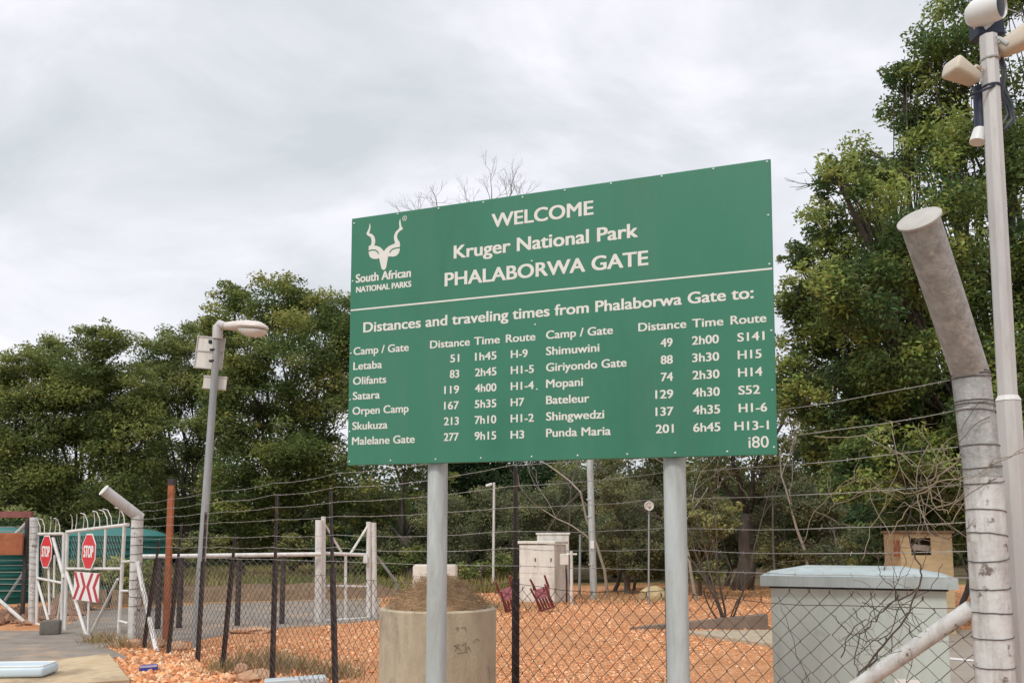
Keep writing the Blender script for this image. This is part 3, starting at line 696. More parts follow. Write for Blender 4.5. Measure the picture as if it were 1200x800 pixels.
def letter(txt, u0, v0, width, cap, bold=0.03, show=None):
    mb = MB(); write(mb, txt, S, u0, v0, width, cap, bold * 0.82)
    return obj('lettering', mb, M['cream'], board, label='cream lettering reading ' + (show or txt))
letter('WELCOME', -0.302, 0.581, 0.597, 0.076, 0.034)
letter('Kruger National Park', -0.537, 0.427, 1.076, 0.074, 0.036)
letter('PHALABORWA GATE', -0.593, 0.270, 1.185, 0.076, 0.036)
letter('Distances and traveling times from Phalaborwa Gate to:', -1.126, 0.042, 2.25, 0.0585, 0.034)
letter('South African', -1.184, 0.349, 0.373, 0.050, 0.04)
letter('NATIONAL PARKS', -1.18, 0.289, 0.372, 0.0335, 0.05)
letter('i80', 1.084, -0.712, 0.097, 0.056, 0.012)
R0, DR = -0.0862, -0.0897
rows = [('Camp / Gate', 0.371, 'Distance', 'Time', 'Route'), ('Letaba', 0.195, '51', '1h45', 'H-9'), ('Olifants', 0.225, '83', '2h45', 'H1-5'), ('Satara', 0.184, '119', '4h00', 'H1-4'),
        ('Orpen Camp', 0.375, '167', '5h35', 'H7'), ('Skukuza', 0.238, '213', '7h10', 'H1-2'), ('Malelane Gate', 0.417, '277', '9h15', 'H3')]
dw = {1: 0.040, 2: 0.060, 3: 0.092}
for i, (a, w, d, t, r) in enumerate(rows):
    v = R0 + DR * i; letter(a, -1.190, v - 0.004, w, 0.0445)
    if i == 0:
        letter(d, -0.682, v, 0.251, 0.0435); letter(t, -0.406, v, 0.158, 0.0435); letter(r, -0.213, v, 0.175, 0.0435)
    else:
        wd = {'51': 0.057, '83': 0.059}.get(d, 0.093); letter(d, -0.496 - wd, v, wd, 0.0435); letter(t, -0.399, v, 0.131, 0.0435)
        letter(r, -0.183, v, {'H-9': 0.100, 'H7': 0.080, 'H3': 0.080}.get(r, 0.136), 0.0425)
rows = [('Camp / Gate', 0.376, 'Distance', 'Time', 'Route'), ('Shimuwini', 0.301, '49', '2h00', 'S141'), ('Giriyondo Gate', 0.448, '88', '3h30', 'H15'), ('Mopani', 0.209, '74', '2h30', 'H14'),
        ('Bateleur', 0.244, '129', '4h30', 'S52'), ('Shingwedzi', 0.325, '137', '4h35', 'H1-6'), ('Punda Maria', 0.36, '201', '6h45', 'H13-1')]
for i, (a, w, d, t, r) in enumerate(rows):
    v = R0 + DR * i + 0.002; letter(a, 0.023, v, w, 0.044)
    if i == 0:
        letter(d, 0.535, v + 0.002, 0.251, 0.043); letter(t, 0.815, v, 0.158, 0.043); letter(r, 1.008, v, 0.175, 0.043)
    else:
        wd = 0.063 if len(d) == 2 else 0.093; letter(d, 0.714 - wd, v, wd, 0.043); letter(t, 0.813, v, 0.136, 0.043)
        letter(r, {'H13-1': 1.018}.get(r, 1.040), v, {'S141': 0.132, 'H15': 0.116, 'H14': 0.118, 'S52': 0.105, 'H1-6': 0.137, 'H13-1': 0.165}[r], 0.0425)
mb = MB().plate([(-1.214, 0.1785), (1.216, 0.1785), (1.216, 0.188), (-1.214, 0.188)], SCN, SU, SV, SN, 0.0004, 0.001)
obj('dividing_line', mb, M['cream'], board)
EM = [(-1.0929, 0.7068), (-1.0876, 0.6844), (-1.0912, 0.6596), (-1.0965, 0.6436), (-1.0763, 0.6361), (-1.0599, 0.6183), (-1.0539, 0.5974), (-1.0544, 0.5795), (-1.0605, 0.5637), (-1.0429, 0.5602), (-1.0203, 0.549), (-1.0042, 0.5342), (-0.9936, 0.5216), (-0.9804, 0.5358), (-0.9632, 0.5474), (-0.9436, 0.5544), (-0.9216, 0.559), (-0.921, 0.5689), (-0.9268, 0.5895), (-0.9264, 0.6095), (-0.9157, 0.631), (-0.8955, 0.6456), (-0.891, 0.6565), (-0.8944, 0.6783), (-0.8916, 0.6958), (-0.887, 0.7074), (-0.8843, 0.6842), (-0.8785, 0.6607), (-0.8681, 0.6444), (-0.8719, 0.6385), (-0.8898, 0.6314), (-0.9029, 0.6188), (-0.9074, 0.6015), (-0.9024, 0.5831), (-0.8888, 0.5651), (-0.8862, 0.5456), (-0.8873, 0.5174), (-0.8933, 0.4989), (-0.9072, 0.4862), (-0.9267, 0.4813), (-0.9646, 0.4869), (-0.9711, 0.452), (-0.9769, 0.4206), (-0.9846, 0.41), (-0.9941, 0.4082), (-1.0045, 0.4128), (-1.0102, 0.4242), (-1.0187, 0.4572), (-1.0255, 0.483), (-1.0454, 0.4801), (-1.0695, 0.4842), (-1.0882, 0.497), (-1.0958, 0.5159), (-1.0986, 0.5378), (-1.0967, 0.565), (-1.0846, 0.5672), (-1.0785, 0.5845), (-1.0797, 0.6026), (-1.0864, 0.6193), (-1.1068, 0.6311), (-1.1159, 0.6438), (-1.1073, 0.6579), (-1.0987, 0.675), (-1.095, 0.6926)]
obj('emblem', MB().plate(EM, SCN, SU, SV, SN, 0.0004, 0.0012), M['cream'], board, label='cream antelope head emblem with spiral horns')
mb = MB()
for st in ([(-1.1001, 0.5351), (-1.0745, 0.5379), (-1.0544, 0.5357), (-1.0391, 0.5267), (-1.0292, 0.5099)], [(-0.8844, 0.5312), (-0.9118, 0.5315), (-0.9314, 0.5288), (-0.9454, 0.5218), (-0.9547, 0.5072)]):
    hw = 0.0036; up_ = []; lo_ = []
    for i, p in enumerate(st):
        a = np.array(st[min(i + 1, 4)]) - np.array(st[max(i - 1, 0)]); nn = np.array([-a[1], a[0]]) / np.linalg.norm(a)
        up_.append(tuple(np.array(p) + nn * hw)); lo_.append(tuple(np.array(p) - nn * hw))
    obj('emblem_line', MB().plate(up_ + lo_[::-1], SCN, SU, SV, SN, 0.0014, 0.0020), M['green'], board)
mb = MB(); n = 20
for k in range(n):
    t0, t1 = 2 * PI * k / n, 2 * PI * (k + 1) / n
    mb.add([S(-0.8573 + r * math.cos(t), 0.705 + r * math.sin(t), 0.0012) for t, r in ((t0, 0.0115), (t0, 0.015), (t1, 0.015), (t1, 0.0115))], [(0, 1, 2, 3)])
write(mb, 'R', S, -0.8625, 0.6975, 0.011, 0.015, 0.01)
obj('registered_mark', mb, M['cream'], board)
for u, v in [(-1.202, 0.717), (-0.905, 0.737), (-0.636, 0.735), (-0.353, 0.733), (-0.115, 0.731), (0.133, 0.736), (0.393, 0.737), (0.668, 0.738), (0.936, 0.738), (1.203, 0.735), (1.203, 0.458), (1.203, 0.207), (1.205, -0.131), (1.203, -0.429), (1.205, -0.713),
             (-1.205, 0.36), (-1.208, -0.08), (-1.208, -0.36), (-1.208, -0.55), (-1.205, -0.728), (-0.93, -0.728), (-0.64, -0.728), (-0.36, -0.728), (-0.06, -0.728), (0.2, -0.728), (0.47, -0.728), (0.72, -0.728), (0.98, -0.728), (-0.03, -0.36), (-0.04, 0.0), (-0.06, 0.36)]:
    obj('rivet', MB().lathe(S(u, v, 0.0002), [(0.0065, 0), (0.006, 0.002), (0.0035, 0.0035), (0.001, 0.004)], 10, SN), M['alu'], board, smooth=True)

# ------------------------------------------------------------------ security fence
F0 = at(1163, 720, 3.92); F1 = G(158, 755); F0[2] = 0; F1[2] = 0
FD = F1 - F0; FL = np.linalg.norm(FD); FE = FD / FL; FN = np.array([FE[1], -FE[0], 0]); FN = FN if np.dot(FN, -F0) > 0 else -FN
def fp(t, z=0.0, off=0.0): p = F0 + FD * t + FN * off; return np.array([p[0], p[1], z])
def ft(px):            # fence parameter seen at a sight line
    p = on_plane(px, 640, F0, FN); return float(np.dot(p - F0, FE) / FL)
fence = thing('security_fence', 'barbed wire and chain link fence running from the big near post to the gate', 'fence', (fp(0.5)[0], fp(0.5)[1], 0))
post_px = [(172, 762, 186, 634), (782, 805, 782, 545), (603, 810, 604, 548), (398, 805, 386, 575), (323, 794, 323, 580), (264, 784, 275, 628), (236, 772, 240, 600), (201, 765, 212, 612)]
for xb, yb, xt, yt in post_px:
    t = ft(xb); a = fp(t); t2 = ft(xt); zt = on_plane(xt, yt, F0, FN)[2]
    b = fp(t2, 0, 0.0); b[2] = zt; a[2] = -0.2
    mb = MB(); w_ = 0.030
    for ang in (90, 210, 330):      # star picket: three thin blades
        d = np.array([math.cos(math.radians(ang + 20)), math.sin(math.radians(ang + 20)), 0]); nrm = np.array([-d[1], d[0], 0]) * 0.004
        k_ = (1.3 - a[2]) / max(b[2] - a[2], 1.4); c_ = a + (b - a) * k_; wl, wu = w_ * 1.1, w_ * 0.62
        mb.hull8([a - nrm, a + d * wl - nrm, a + d * wl + nrm, a + nrm, c_ - nrm, c_ + d * wl - nrm, c_ + d * wl + nrm, c_ + nrm])
        if b[2] > 1.4: mb.hull8([c_ - nrm, c_ + d * wu - nrm, c_ + d * wu + nrm, c_ + nrm, b - nrm, b + d * wu - nrm, b + d * wu + nrm, b + nrm])
    obj('picket', mb, M['picket'], fence)
TP = sorted([0.0, 1.0] + [ft(p[0]) for p in post_px])
HR = [0.75, 0.60, 0.425, 0.25, 0.075, -0.055, -0.18]; HL = [0.52, 0.40, 0.28, 0.17, -0.01, -0.13, -0.27]
def strand(h0, h1, sag, barbs=True, r=0.0021, wob=0.006):
    mb = MB(); pts = []
    for a, b in zip(TP[:-1], TP[1:]):
        for k in range(8):
            s = k / 8; t = a + (b - a) * s; L = (b - a) * FL
            z = EYE + h0 + (h1 - h0) * t - sag * L * 4 * s * (1 - s) * 0.03 + random.uniform(-wob, wob) * 0.5
            pts.append(fp(t, z, 0.045 + random.uniform(-wob, wob)))
    pts.append(fp(1.0, EYE + h1, 0.045))
    mb.tube(pts, r, 5)
    if barbs:
        d = 0.0
        for a, b in zip(pts[:-1], pts[1:]):
            L = np.linalg.norm(b - a)
            while d < L:
                p = a + (b - a) * d / L
                for _ in range(2):
                    v = unit(RNG.normal(size=3)) * 0.013; mb.tube([p - v, p + v], 0.0012, 3)
                d += 0.16
            d -= L
    return mb
for h0, h1 in zip(HR, HL): obj('barbed_wire', strand(h0, h1, random.uniform(0.1, 0.7)), M['wire'], fence)
obj('mesh_top_wire', strand(-0.31, -0.40, 0.6, barbs=False, r=0.0022, wob=0.012), M['rustwire'], fence)
FN_UP = np.array([1.0, 0.4, 0.0])
def chain_link(pf, L, z0, z1f, cw, ch, r, wob=0.004, skip=None):
    """zigzag wires hooked into each other; pf(s, z, off) gives world points, s in metres"""
    vs, fs = [], []
    ncol = int(L / (cw / 2)); 
    for c in range(ncol):
        s0 = c * cw / 2; z = z0; k = 0; pts = []
        top_ = z1f(s0)
        while z < top_ + 1e-6:
            e = ((k + c) % 2)
            pts.append(pf(s0 + (cw / 2) * e + 0.004 * math.sin(s0 * 3 + z * 5) + random.uniform(-wob, wob), z + 0.012 * math.sin(s0 * 1.7) * (z - z0) + random.uniform(-wob, wob), random.uniform(-0.004, 0.004) + (0.002 if c % 2 else -0.002)))
            z += ch / 2; k += 1
        if len(pts) > 1: pts.append(pts[-1] + np.array([0, 0, 0.02]) + FN_UP * random.uniform(-0.012, 0.012))
        # three-sided wire
        o = len(vs); m = len(pts)
        for p in pts:
            vs += [p + np.array([r, 0, 0]), p + np.array([-r * 0.5, r * 0.87, 0.3 * r]), p + np.array([-r * 0.5, -r * 0.87, -0.3 * r])]
        for i in range(m - 1):
            for j in range(3):
                fs.append((o + i * 3 + j, o + i * 3 + (j + 1) % 3, o + (i + 1) * 3 + (j + 1) % 3, o + (i + 1) * 3 + j))
    mb = MB(); mb.v = [tuple(p) for p in vs]; mb.f = fs; return mb
mb = chain_link(lambda s, z, o: fp(s / FL, z, 0.035 + o), FL, 0.02, lambda s: EYE - 0.31 - 0.09 * s / FL + 0.015 * math.sin(s * 2.1), 0.118, 0.102, 0.0029)
obj('chain_link_mesh', mb, M['rustwire'], fence)

# big near post with leaning arm, cap and brace
cp = thing('corner_post', 'stout whitewashed pipe post with a capped grey arm leaning over the fence', 'post', F0)
ptop = at(1137, 437, 3.93); pmid = at(1152, 560, 3.92)
mb = MB(); rr = 0.082
low = F0.copy(); low[2] = -0.3; low[:2] += (F0 - np.array([pmid[0], pmid[1], 0]))[:2] * 0.15
mb.tube([low, at(1163, 740, 3.92), pmid], rr, 32)
obj('shaft', mb, M['white_post'], cp, smooth=True)
mb = MB(); mb.tube([pmid, ptop], [rr - 0.0005, rr - 0.001], 32); obj('upper_shaft', mb, M['grey_pipe'], cp, smooth=True)
tipc = at(1077, 256, 3.52)
ax = unit(tipc - ptop)
mb = MB(); mb.tube([ptop - ax * 0.05, tipc], rr - 0.003, 32); obj('arm', mb, M['grey_pipe'], cp, smooth=True)
mb = MB().lathe(tipc - ax * 0.012, [(0.086, 0), (0.0905, 0.003), (0.0905, 0.012), (0.085, 0.015)], 32, ax); obj('cap', mb, mat('cap_plate', (0.38, 0.365, 0.33), (0.47, 0.45, 0.41), 12, 0.7), cp, smooth=True)
ba = at(1139, 712, 3.95) ; bb = at(1002, 806, 4.35)
bb = ba + (bb - ba) * 1.9
mb = MB(); mb.tube([ba, bb], 0.038, 18); obj('brace', mb, M['white_post'], cp, smooth=True)
def wrap(parent, m, c0, c1, r, z_list, rw=0.0022):
    for s in z_list:
        c = c0 + (c1 - c0) * s; pts = []; ti = random.uniform(-0.15, 0.15)
        for k in range(17):
            th = 2 * PI * k / 16; pts.append(c + np.array([math.cos(th) * r, math.sin(th) * r, ti * r * math.sin(th + 1) + random.uniform(-1, 1) * 0.0015]))
        obj('wire_ring', MB().tube(pts, rw, 4, False), m, parent)
wrap(cp, M['rustwire'], np.array([low[0], low[1], low[2]]), pmid, rr + 0.004, [0.99, 0.93, 0.88, 0.83, 0.77, 0.72, 0.67, 0.61, 0.55, 0.48, 0.4])
wrap(cp, M['rustwire'], pmid, ptop, rr + 0.004, [0.1, 0.3, 0.62, 0.68, 0.72, 0.95, 0.98, 1.0])
for px, py, px2, py2 in ((1120, 478, 1158, 470), (1122, 520, 1160, 488), (1126, 505, 1148, 470), (1128, 585, 1168, 560)):
    obj('loose_wire', MB().tube(curve(at(px, py, 3.83), at(px2, py2, 3.83), 0.1, 5), 0.0018, 4, False), M['rustwire'], cp)

# dead creeper on the fence
cr = thing('dead_creeper', 'tangle of dry creeper stems climbing the fence beside the big near post', 'creeper', fp(ft(1040)))
dk, pl = MB(), MB()
def trace(mb, pts, r0, r1, twig=0.0, off=0.06):
    P = [on_plane(x, y, F0 + FN * off, FN) for x, y in pts]; Q = []
    for i in range(len(P) - 1):
        for k in range(4):
            s = k / 4; Q.append(P[i] + (P[i + 1] - P[i]) * s + RNG.normal(size=3) * 0.006)
    Q.append(P[-1]); m = len(Q); mb.tube(Q, list(np.linspace(r0 * 0.72, r1 * 0.72, m)), 5)
    if twig:
        for i in range(2, m, 2):
            if RNG.random() < twig:
                d = unit(Q[i] - Q[i - 1] + RNG.normal(size=3) * 0.8); branching(mb, Q[i], d, RNG.uniform(0.06, 0.2), r1 * 0.8, 1, 0.6, 0.0, 2)
trace(dk, [(990, 812), (1002, 800), (1035, 757), (1062, 725), (1075, 690), (1080, 668), (1068, 640), (1062, 610), (1075, 580), (1083, 545), (1075, 500)], 0.008, 0.003, 0.5)
trace(dk, [(1075, 690), (1050, 705), (1025, 725), (1008, 745), (1000, 775), (1010, 800)], 0.006, 0.003, 0.5)
trace(dk, [(1062, 725), (1048, 690), (1030, 670), (1022, 640)], 0.004, 0.002, 0.5)
trace(dk, [(1000, 712), (1012, 735), (1020, 760), (1045, 790)], 0.004, 0.002, 0.4)
trace(dk, [(950, 800), (935, 770), (925, 735), (915, 708)], 0.003, 0.002, 0.3)
trace(pl, [(1142, 512), (1120, 540), (1085, 575), (1060, 600), (1046, 625), (1036, 668)], 0.006, 0.003, 0.3)
trace(pl, [(1142, 532), (1100, 545), (1090, 570), (1096, 595), (1110, 600), (1130, 580), (1152, 552)], 0.004, 0.003, 0.2)
trace(pl, [(1142, 556), (1100, 566), (1060, 578), (1015, 573), (980, 592), (960, 610)], 0.005, 0.002, 0.3)
trace(pl, [(955, 512), (1010, 510), (1060, 535), (1098, 570), (1108, 600)], 0.004, 0.002, 0.2)
trace(pl, [(1150, 548), (1132, 585), (1118, 610), (1095, 617), (1078, 605)], 0.004, 0.002, 0.2)
trace(pl, [(1085, 520), (1072, 560), (1080, 600), (1072, 640), (1060, 690)], 0.0035, 0.002, 0.4)
trace(pl, [(1045, 505), (1055, 550), (1085, 590), (1120, 620)], 0.003, 0.002, 0.3)
trace(pl, [(1200, 530), (1165, 540), (1140, 560), (1110, 570)], 0.003, 0.002, 0.3, 0.1)
for pts in ([(1020, 780), (1040, 745), (1052, 712), (1090, 690), (1105, 660)], [(1010, 705), (1030, 716), (1052, 712), (1072, 722), (1085, 745)], [(1068, 640), (1090, 625), (1112, 632), (1132, 620)],
            [(985, 770), (995, 740), (1018, 722), (1042, 700), (1062, 660)], [(1062, 725), (1070, 760), (1062, 800)], [(1040, 745), (1015, 752), (990, 735), (975, 720)]):
    trace(dk, pts, 0.0045, 0.002, 0.6)
for pts in ([(1140, 500), (1105, 520), (1088, 560), (1082, 610), (1070, 650)], [(1150, 560), (1115, 590), (1085, 600), (1062, 590), (1040, 600)], [(1150, 575), (1120, 560), (1095, 530), (1080, 500)], [(1160, 545), (1180, 535), (1203, 522)], [(1040, 520), (1070, 545), (1100, 548), (1140, 552), (1170, 540)],
            [(940, 640), (955, 600), (985, 570), (1020, 560)], [(880, 585), (860, 560), (845, 548)], [(1010, 660), (1020, 620), (1050, 560), (1060, 520)]):
    trace(pl, pts, 0.0035, 0.0018, 0.5)
obj('dark_stems', dk, M['vine'], cr, smooth='all'); obj('pale_stems', pl, M['palevine'], cr, smooth='all')

# ------------------------------------------------------------------ vehicle gate with stop signs
GR = G(157, 755); GL = G(39, 730); GR[2] = GL[2] = 0
GD = unit(GL - GR); GN = np.array([GD[1], -GD[0], 0]); GN = GN if np.dot(GN, -GR) > 0 else -GN
def gq(px, py, off=0.0): return on_plane(px, py, GR + GN * off, GN)
gp_ = thing('gate_post', 'whitewashed gate post with a round arm bent outward beside the open gate', 'post', GR)
mb = MB(); pt = at(161, 604, GR[1] - 0.02); r = 0.088
mb.tube([GR - [0, 0, 0.3], pt], r, 20); obj('shaft', mb, M['white_post'], gp_, smooth=True)
tip = pt + np.array([-0.37, -0.33, 0.37]); mb = MB().tube([pt - unit(tip - pt) * 0.06, tip], r - 0.004, 20)
obj('arm', mb, M['polepaint'], gp_, smooth=True)
obj('cap', MB().lathe(tip, [(r + 0.004, 0), (r + 0.006, 0.004), (r + 0.002, 0.012)], 20, unit(tip - pt)), M['white_paint'], gp_, smooth=True)
mb = MB().tube([at(161, 658, GR[1] - 0.15), at(173, 715, GR[1] - 0.3), G(184, 764)], 0.035, 10); obj('brace', mb, M['white_paint'], gp_, smooth=True)
wrap(gp_, M['rustwire'], GR, pt, r + 0.005, list(np.linspace(0.3, 0.97, 11)), 0.004)
gl_ = thing('gate_post', 'straight whitewashed post at the far side of the gate, beside the rusty frame', 'post', GL)
mb = MB().tube([GL - [0, 0, 0.3], at(40, 606, GL[1])], 0.075, 18); obj('shaft', mb, M['white_post'], gl_, smooth=True)
wrap(gl_, M['wire'], GL, at(40, 606, GL[1]), 0.08, list(np.linspace(0.1, 0.97, 16)), 0.005)

def bar(mb, a, b, r=0.022, n=10): mb.tube([a, b], r, n)
def stop_sign(parent, px, py, h, off=0.05):
    c = gq(px, py, off); R8 = h / 2 / math.cos(PI / 8)
    fr = lambda u, v, hh: c - GD * u + np.array([0, 0, 1]) * v + GN * hh
    def oct_(R): return [(R * math.cos(PI / 8 + k * PI / 4), R * math.sin(PI / 8 + k * PI / 4)) for k in range(8)]
    U_, V_ = -GD, np.array([0, 0, 1.0])
    p = obj('stop_sign', MB().plate(oct_(R8), c, U_, V_, GN, -0.004, 0.002), M['whitesign'], parent, label='red octagonal stop sign with white border')
    obj('face', MB().plate(oct_(R8 * 0.92), c, U_, V_, GN, 0.003, 0.005), M['redsign'], p)
    mb = MB(); write(mb, 'STOP', lambda u, v, hh: fr(u, v, hh + 0.006), -h * 0.37, -h * 0.15, h * 0.74, h * 0.31, 0.045)
    obj('lettering', mb, M['whitesign'], p, label='white lettering reading STOP')
def leaf_gate(label, corners, bars, meshz, spikes):
    """corners: bottom hinge px etc. to place the base; bars: list of (px,py,px,py,r)"""
    b = gq(*corners[0]); b[2] = 0.0
    t = thing('gate_leaf', label, 'gate', b, 'leaves of the vehicle gate')
    for k, (x0, y0, x1, y1, r) in enumerate(bars):
        obj('frame_bar' if r >= 0.026 else 'brace_bar', MB().tube([gq(x0, y0), gq(x1, y1)], r, 10), M['white_paint'], t, smooth=True)
    s0, s1 = (float(np.dot(gq(px, 680) - GR, GD)) for px in meshz)
    mb = chain_link(lambda s, z, o: GR + GD * (s0 + s) + GN * (-0.03 + o) + np.array([0, 0, z]), s1 - s0, 0.12, lambda s: 1.62, 0.12, 0.12, 0.0022)
    obj('mesh', mb, M['wire'], t)
    for px, py in spikes:
        a = gq(px, py); lean = random.uniform(0.05, 0.16) * random.choice((-1, 1))
        pts = [a, a + np.array([0, 0, 0.14]) + GD * lean * 0.3, a + np.array([0, 0, 0.26]) + GD * lean * 0.9 + GN * 0.03, a + np.array([0, 0, 0.28]) + GD * lean * 1.6 + GN * 0.07]
        obj('spike', MB().tube(pts, 0.008, 5), M['white_paint'], t)
    return t
g1 = leaf_gate('mesh gate leaf with a stop sign over a red chevron board', [(112, 753)],
    [(78.5, 623, 150, 614.5, 0.03), (72, 740.5, 122, 757, 0.03), (79, 623, 76, 741, 0.028), (146, 615.5, 138, 760, 0.028), (78, 666, 143, 666, 0.024),
     (78, 670, 102.5, 749, 0.027), (138, 678, 103, 749, 0.02), (93, 622, 92, 665, 0.02), (124, 618, 122, 666, 0.02), (104, 705, 103, 748, 0.018), (144, 658, 154, 657, 0.02), (141, 692, 151, 692, 0.02), (139, 727, 150, 730, 0.02)],
    (140, 78), [(84, 622), (88, 622), (97, 621), (103, 620), (110, 619), (117, 618), (126, 617), (131, 616), (138, 616), (146, 615)])
stop_sign(g1, 104, 646, 0.60)
g2 = leaf_gate('narrower mesh gate leaf with one stop sign next to the far gate post', [(60, 736)],
    [(44, 625.5, 74, 625, 0.028), (43, 731, 71, 740, 0.028), (75, 624, 72, 741, 0.028), (44, 626, 43, 730, 0.026), (44, 677, 74, 683, 0.024), (62, 630, 75, 677, 0.027), (44, 681, 57, 728, 0.024), (64, 650, 63, 700, 0.018), (57, 664, 58, 720, 0.02), (73, 690, 67, 730, 0.018)],
    (74, 45), [(47, 625), (52, 625), (58, 625), (64, 625), (70, 625)])
stop_sign(g2, 54, 646, 0.60)
# chevron board on the first leaf
c = gq(101, 687, 0.05); cb = obj('chevron_board', MB().rbox(c, (1.12, 0.47, 0.012), -GD, (0, 0, 1), GN, b=0.003, n=1), M['whitesign'], g1, label='white board with red chevrons')
mb = MB(); U_, V_ = -GD, np.array([0, 0, 1.0])
for x0, s in ((-0.43, 1), (-0.15, 1), (0.17, -1), (0.45, -1)):
    w_ = 0.12; d_ = 0.19 * s
    mb.plate([(x0 - w_ / 2 - d_ / 2, 0.232), (x0 + w_ / 2 - d_ / 2, 0.232), (x0 + w_ / 2 + d_ / 2, 0), (x0 + w_ / 2 - d_ / 2, -0.232), (x0 - w_ / 2 - d_ / 2, -0.232), (x0 - w_ / 2 + d_ / 2, 0)], c, U_, V_, GN, 0.0065, 0.0085)
obj('chevrons', mb, mat('chevron_red', (0.42, 0.03, 0.05), (0.5, 0.04, 0.06), 6, 0.45), cb)

# rusty frame left of the gate
rf = thing('rusty_frame', 'rust red frame with a hanging orange panel beside the far gate post', 'frame', G(-60, 735))
yb = GL[1] + 0.2
mb = MB().box((at(38, 602, yb) + at(-75, 603, yb)) / 2, (np.linalg.norm(at(38, 602, yb) - at(-75, 603, yb)), 0.09, 0.12)); obj('beam', mb, mat('dull_red_paint', (0.17, 0.055, 0.05), (0.26, 0.10, 0.085), 5, 0.7), rf)
c = G(-72, 733); mb = MB().box((c[0], yb, 1.0), (0.1, 0.1, 2.05)); obj('post', mb, M['rust'], rf)
c = G(1, 733); mb = MB().box((c[0], yb, 0.96), (0.06, 0.06, 2.0)); obj('post', mb, M['picket'], rf)
a, b = at(-58, 637, yb - 0.12), at(27, 637, yb - 0.12); mb = MB().rbox((a + b) / 2, (b[0] - a[0], 0.05, 0.42), b=0.008, n=1); obj('panel', mb, M['rust'], rf)
mb = MB().tube([at(18, 626, yb + 0.05), at(37, 607, yb + 0.05)], 0.04, 8); obj('brace', mb, M['polepaint'], rf)
mb = MB().tube([at(6, 703, yb + 0.1), at(34, 661, yb + 0.1)], 0.028, 8); obj('brace', mb, M['lampgrey'], rf)
mb = MB().tube([at(-4, 700, yb - 0.1), at(28, 728, yb - 0.25)], 0.035, 8); obj('brace', mb, M['white_paint'], rf)
for py in (617, 622, 656, 662, 670, 678, 684, 692):
    obj('wire', MB().tube([at(-72, py, yb + 0.05), at(38, py, yb + 0.05)], 0.006, 4), M['wire'], rf)

# green water tanks behind the gate
def tank(px0, px1, Y, label):
    a, b = at(px0, 660, Y), at(px1, 660, Y); r = (b[0] - a[0]) / 2; c = ((a[0] + b[0]) / 2, Y + r * 0.2, 0)
    t = thing('water_tank', label, 'tank', c, 'green water tanks')
    prof = [(r, 0.0)]
    for k in range(9):
        z = 0.12 + k * 0.17; prof += [(r, z), (r * 1.02, z + 0.02), (r * 1.02, z + 0.06), (r, z + 0.08)]
    prof += [(r, 1.62)]
    obj('barrel', MB().lathe(c, prof, 40), M['tank'], t, smooth=True)
    tp = MB().lathe((c[0], c[1], 1.622), [(r * 1.0, 0), (r * 1.01, 0.03), (r * 0.75, 0.17), (r * 0.3, 0.26), (r * 0.25, 0.26)], 40)
    obj('lid', tp, M['tanktop'], t, smooth=True)
tank(-70, 38, 21.5, 'green ribbed water tank behind the rusty frame')
tank(72, 188, 22.5, 'green ribbed water tank seen through the mesh gate leaves')

# rust post, lamp
c = G(194, 752)
t_ = at(201, 566, c[1]); mb = MB().hull8([c + [-0.040, -0.040, -0.2], c + [0.040, -0.040, -0.2], c + [0.040, 0.040, -0.2], c + [-0.040, 0.040, -0.2], t_ + [-0.040, -0.040, 0], t_ + [0.040, -0.040, 0], t_ + [0.040, 0.040, 0], t_ + [-0.040, 0.040, 0]])
rp_ = thing('rust_post', 'square rust orange post standing between the gate and the street lamp', 'post', c)
obj('shaft', mb, M['rust'], rp_); obj('cap', MB().box(t_ + [0, 0, 0.02], (0.09, 0.09, 0.1)), M['picket'], rp_)
LB = G(229, 759); lt = at(255, 388, LB[1]); LY = LB[1]
lamp = thing('street_lamp', 'grey street lamp pole carrying two white boards under its lamp head', 'street lamp', LB)
mb = MB().tube([LB - [0, 0, 0.2], LB + (lt - LB) * 0.25, LB + (lt - LB) * 0.26, lt], [0.066, 0.064, 0.060, 0.050], 18); obj('pole', mb, M['lampgrey'], lamp, smooth=True)
a0, a1 = lt + [0, 0, -0.03], at(264, 382, LY - 0.05)
mb = MB().tube([lt - [0, 0, 0.12], lt + [0, 0, 0.06], at(258, 380, LY), a1], [0.075, 0.075, 0.07, 0.06], 14); obj('bracket', mb, M['polepaint'], lamp, smooth=True)
h0, h1 = at(262, 382, LY - 0.02), at(311, 384, LY - 0.35); hx = unit(h1 - h0); HLn = np.linalg.norm(h1 - h0)
hy = unit(np.cross([0, 0, 1], hx)); hz = np.cross(hx, hy)
def loft(mb, rings, n=16):
    vs = []; fs = []
    for cc, ry, ru, rd in rings:
        for k in range(n):
            th = 2 * PI * k / n; s_ = math.sin(th); vs.append(cc + hy * ry * math.cos(th) + hz * (ru if s_ > 0 else rd) * s_)
    for i in range(len(rings) - 1):
        for k in range(n): fs.append((i * n + k, i * n + (k + 1) % n, (i + 1) * n + (k + 1) % n, (i + 1) * n + k))
    fs.append(tuple(reversed(range(n)))); fs.append(tuple((len(rings) - 1) * n + k for k in range(n)))
    return mb.add(vs, fs)
P_ = lambda s: h0 + hx * HLn * s
head = obj('lamp_head', loft(MB(), [(P_(0), 0.05, 0.05, 0.05), (P_(0.15), 0.08, 0.07, 0.06), (P_(0.4), 0.12, 0.09, 0.07), (P_(0.6), 0.15, 0.10, 0.03), (P_(0.85), 0.15, 0.09, 0.03), (P_(0.96), 0.11, 0.05, 0.025), (P_(1.0), 0.05, 0.02, 0.01)]), M['lamphead'], lamp, smooth=True)
Q_ = lambda s: h0 + hx * HLn * s - hz * 0.045
